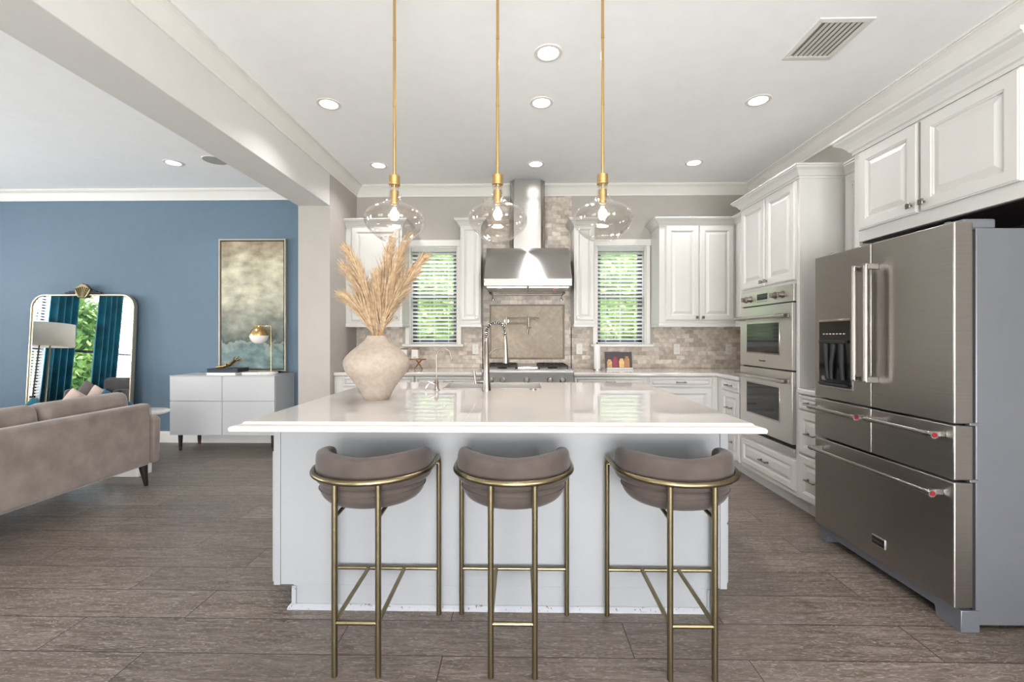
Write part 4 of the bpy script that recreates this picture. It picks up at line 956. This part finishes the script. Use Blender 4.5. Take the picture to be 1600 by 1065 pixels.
pillow('blush pink pillow, the larger one showing above the sofa back', (-3.63, 3.57, .585), (math.radians(10), math.radians(33), math.radians(80)), .225, 'pink')
pillow('blush pink pillow tucked at the far end of the sofa', (-3.60, 3.73, .66), (math.radians(-8), math.radians(38), math.radians(78)), .165, 'pink')
pillow('teal pillow on the sofa near the left picture edge', (-3.66, 3.26, .56), (math.radians(10), math.radians(40), math.radians(85)), .21, 'teal')
pillow('charcoal pillow behind the blush ones at the far end of the sofa', (-3.74, 3.78, .66), (math.radians(-6), math.radians(42), math.radians(84)), .19, 'charcoal')
pillow('small teal pillow in the far corner of the sofa against the arm', (-3.50, 3.71, .66), (math.radians(-6), math.radians(36), math.radians(70)), .14, 'teal')
# round side table
rtb = thing('side_table', 'round white side table just beyond the sofa arm', 'side table', (-3.70, 4.22, 0))
MB().lathe([(.235, .535), (.25, .54), (.25, .552), (.24, .558)], 48).build('table_top', 'marble', rtb, smooth=True)
MB().cyl((0, 0, .1), (0, 0, .54), .02, 16).build('column', 'gold', rtb, smooth=True)
MB().box(-.15, .22, -.25, -.10, 0.001, .1).build('base', 'marble', rtb, bevel=.004)
# sideboard
M['footcap'] = pbr('reddish_foot_cap', '#4A2C22', .4)
sb = thing('sideboard', 'white lacquered sideboard with four flat doors against the blue wall', 'sideboard', (-3.889, 4.84, 0))
w = 1.177; dpt = .435
MB().box(0, w, .02, dpt, .188, .842).build('body', 'white_lacquer', sb, bevel=.003)
MB().box(-.003, w+.003, -.003, dpt, .842, .850).build('top', 'white_lacquer', sb, bevel=.002)
for a, b in ((.002, w/2-.003), (w/2+.003, w-.002)):
    MB().box(a, b, 0, .018, .57, .840).build('drawer_front', 'white_lacquer', sb, bevel=.002); MB().box(a, b, 0, .018, .190, .564).build('door', 'white_lacquer', sb, bevel=.002)
for x in (.06, w-.06):
    for y in (.08, dpt-.06):
        l_ = MB().cyl((x, y, .188), (x, y, .045), .024, 16, .018).build('leg', 'leg', sb, smooth=True); MB().cyl((x, y, .045), (x, y, .001), .018, 16, .014).build('foot_cap', 'footcap', l_, smooth=True)
# painting
pa = thing('painting', 'tall abstract painting in earthy cream and sea green with a slim frame', 'painting', (-3.62, YF-.001, .866))
w, h = .815, 1.59
mb = MB(); q = .018
mb.box(0, w, -.045, 0, 0, q); mb.box(0, w, -.045, 0, h-q, h); mb.box(0, q, -.045, 0, q, h-q); mb.box(w-q, w, -.045, 0, q, h-q); mb.build('frame', pbr('champagne_frame', '#A9A194', .4, .4), pa, bevel=.002)
MB().box(q, w-q, -.02, -.002, q, h-q).build('shadow_gap', 'blackm', pa)
MB().box(q+.012, w-q-.012, -.038, -.019, q+.012, h-q-.012).build('canvas', 'art', pa, bevel=.002)
# books, box, sculpture, lamp on sideboard
zt = .851
def book(label, x0, x1, y0, y1, z0, z1, mat, rz=0):
    cx, cy = (x0+x1)/2, (y0+y1)/2; t = thing('book', label, 'book', (cx, cy, z0), rz, 'books stacked on the sideboard'); a, b = (x1-x0)/2, (y1-y0)/2
    hh = z1-z0
    MB().box(-a+.004, a-.004, -b+.002, b-.004, .003, hh-.003).build('pages', 'paper', t)
    mb = MB(); mb.box(-a, a, -b, b, 0, .003); mb.box(-a, a, -b, b, hh-.003, hh); mb.box(-a, a, b-.003, b, 0, hh); mb.build('cover', mat, t); return t
book('white covered book under the navy box on the sideboard', -3.52, -3.19, 4.90, 5.12, zt, zt+.026, 'paper')
book('dusty pink book lying right of the navy box', -3.15, -2.97, 4.93, 5.15, zt, zt+.03, pbr('pinkish_cover', '#B59A8E', .6), .15)
nb = thing('navy_box', 'flat navy box lying on the white book', 'box', (-3.35, 5.02, zt+.0265), .03)
MB().box(-.17, .17, -.11, .11, 0, .03).build('body', 'navy', nb, bevel=.003); MB().box(-.172, .172, -.112, .112, .031, .045).build('lid', 'navy', nb, bevel=.003)
gs = thing('gold_sculpture', 'gold branching hand shaped sculpture on the navy box', 'sculpture', (-3.36, 5.02, zt+.072), 0)
mb = MB(); mb.tube([(-.13, 0, .006), (-.05, 0, .016), (.02, 0, .035), (.06, 0, .055)], [.012, .016, .020, .018], 10); mb.build('palm', 'gold', gs, smooth=True)
for dy, ex, ez in ((-.03, .11, .135), (-.012, .14, .13), (.008, .155, .105), (.026, .16, .08)):
    MB().tube([(.045, dy*.5, .05), (.09, dy, .085), (ex, dy*1.2, ez)], [.009, .0075, .005], 8).build('finger', 'gold', gs, smooth=True)
MB().tube([(.0, -.01, .03), (.02, -.05, .05), (.06, -.06, .058)], [.009, .008, .005], 8).build('thumb', 'gold', gs, smooth=True)
bb = thing('black_box', 'small black box between the pink book and the table lamp', 'box', (-2.985+.06, 5.17, zt)); MB().box(-.07, .07, -.04, .04, 0, .018).build('body', 'blackm', bb, bevel=.003); MB().box(-.071, .071, -.041, .041, .019, .03).build('lid', 'blackm', bb, bevel=.003)
tl = thing('table_lamp', 'brass table lamp with a half brass, half white globe', 'lamp', (-2.85, 4.99, zt))
MB().lathe([(.105, 0), (.108, .004), (.108, .028), (.10, .034)], 40, (-.02, 0)).build('base', 'marble', tl, smooth=True)
mb = MB(); mb.tube([(.015, 0, .03), (.015, 0, .545), (-.0, 0, .552), (-.19, 0, .552)], .0065, 10); mb.build('stem', 'gold', tl, smooth=True)
cx, cz, R = -.125, .445, .1
MB().lathe([(R*math.cos(a), cz+R*math.sin(a)) for a in [PI/2*i/10 for i in range(10)]] + [(.012, cz+R), (.012, cz+R+.008)], 36, (cx, 0)).build('shade_cap', 'gold', tl, smooth=True)
MB().lathe([(.985*R*math.cos(a), cz-.001+.985*R*math.sin(a)) for a in [-PI/2*i/10 for i in range(10)]], 36, (cx, 0)).build('glass_globe', 'opal', tl, smooth=True)
# leaning mirror
mi = thing('floor_mirror', 'large arched brass framed mirror leaning on the blue wall', 'mirror', (-5.235, 5.13, 0.002))
mi.rotation_euler = (math.radians(-2.9), 0, 0)
w, h, r = .632, 1.79, .16
def outline(i):
    rr = r-i if r-i > .02 else .02
    return [(-w+i, .0+i), (w-i, 0+i)] + [(w-r+rr*math.cos(a), h-r+rr*math.sin(a)) for a in [PI/2*k/10 for k in range(11)]] + [(-w+r+rr*math.cos(a), h-r+rr*math.sin(a)) for a in [PI/2+PI/2*k/10 for k in range(11)]]
mb = MB(); Rr = lambda i, y: [(x, y, z) for x, z in outline(i)]
mb.rings([Rr(0, .03), Rr(0, -.012), Rr(.004, -.018), Rr(.014, -.018), Rr(.018, -.012), Rr(.018, .03), Rr(0, .03)], False, False); mb.build('frame', pbr('pale_gold_frame', '#C9BBA0', .3, .9), mi, smooth=True)
mb = MB(); mb.rings([Rr(.016, .02), Rr(.016, -.004)]); mb.build('mirror_glass', 'mirror', mi)
mb = MB(); mb.prism([(-.075, h-.01), (-.045, h-.045), (.045, h-.045), (.075, h-.01), (.10, h+.06), (.045, h+.115), (0, h+.13), (-.045, h+.115), (-.10, h+.06)], 'y', -.032, .005)
mb.build('crest', 'brass', mi, bevel=.006)
mb = MB()
for k in range(-3, 4): mb.tube([(k*.008, -.034, h-.035), (k*.026, -.036, h+.09-abs(k)*.008)], [.004, .007], 6)
mb.build('crest_rays', 'brass', mi)
mb = MB(); mb.box(-.22, .22, -.02, .004, h+.008, h+.024); mb.box(-.17, .17, -.024, .004, h+.026, h+.040); mb.build('crest_bar', 'iron', mi, bevel=.003)
# curtains
M['curtain'] = pbr('teal_curtain_velvet', '#1B8098', .7, scale=3, col2='#0F5266', sheen=.4)
def curtain(label, y0, y1, z0=.03, z1=2.75):
    t = thing('curtain', label, 'curtain', (XO+.13, (y0+y1)/2, 0), 0, 'teal curtains on the living room window wall')
    n = 60; hw = (y1-y0)/2; mb = MB(); rows = []
    for z in (z0, (z0+z1)/2, z1):
        rows.append([(.05*math.sin(i/n*2*PI*4)*(1 if z < z1 else .8), -hw+2*hw*i/n, z) for i in range(n+1)])
    mb.rings(rows, False, False, closed=False); mb.build('panel', 'curtain', t, smooth=True, solid=.004)
    mb = MB()
    for i in range(6): mb.tube([(.018*math.cos(a)+.0, -hw+.03+i*(2*hw-.06)/5, 2.76+.018*math.sin(a)) for a in [2*PI*k/12 for k in range(13)]], .003, 6)
    mb.build('rings', 'gold', t); return t
curtain('teal curtain seen in the mirror nearer its left edge', 2.62, 3.08); curtain('teal curtain seen in the mirror nearer its right edge', 1.76, 2.22)
cr = thing('curtain_rod', 'brass curtain rod carrying the teal curtains', 'curtain rod', (XO+.13, 0, 2.76)); MB().cyl((0, -.2, 0), (0, 4.4, 0), .012, 12).build('rod', 'gold', cr, smooth=True)
mb = MB()
for y in (-.1, 2.15, 4.3): mb.cyl((0, y, 0), (-.13, y, 0), .008, 8)
mb.build('brackets', 'gold', cr)
# floor lamp (seen in the mirror)
fl = thing('floor_lamp', 'brass floor lamp with a wide cream drum shade, reflected in the mirror', 'lamp', (-6.60, 4.35, 0))
MB().lathe([(.30, 1.23), (.285, 1.55)], 48, cap0=False, cap1=False).build('lamp_shade', 'lamp_shade', fl, smooth=True, solid=.004)
MB().lathe([(.16, 0.001), (.16, .02)], 32).build('base', 'brass', fl, smooth=True)
for s in (-1, 1): MB().tube([(s*.10, 0, .02), (s*.075, 0, 1.30), (0, 0, 1.38)], .009, 10).build('pole', 'brass', fl, smooth=True)
# second sofa reflected
s2f = thing('armchair', 'dark grey upholstered chair reflected low in the mirror', 'armchair', (-6.9, 2.9, 0))
rbox(-.45, .45, -.4, .4, .16, .42, 'seat', 'charcoal', s2f, .05); rbox(-.45, .45, -.42, -.24, .42, .82, 'backrest', 'charcoal', s2f, .06)
for s in (-1, 1): rbox(s*.40-.08, s*.40+.08, -.40, .40, .30, .62, 'arm', 'charcoal', s2f, .05)
for x in (-.38, .38):
    for y in (-.34, .34): MB().cyl((x, y, .17), (x, y, .001), .022, 12, .014).build('leg', 'leg', s2f)
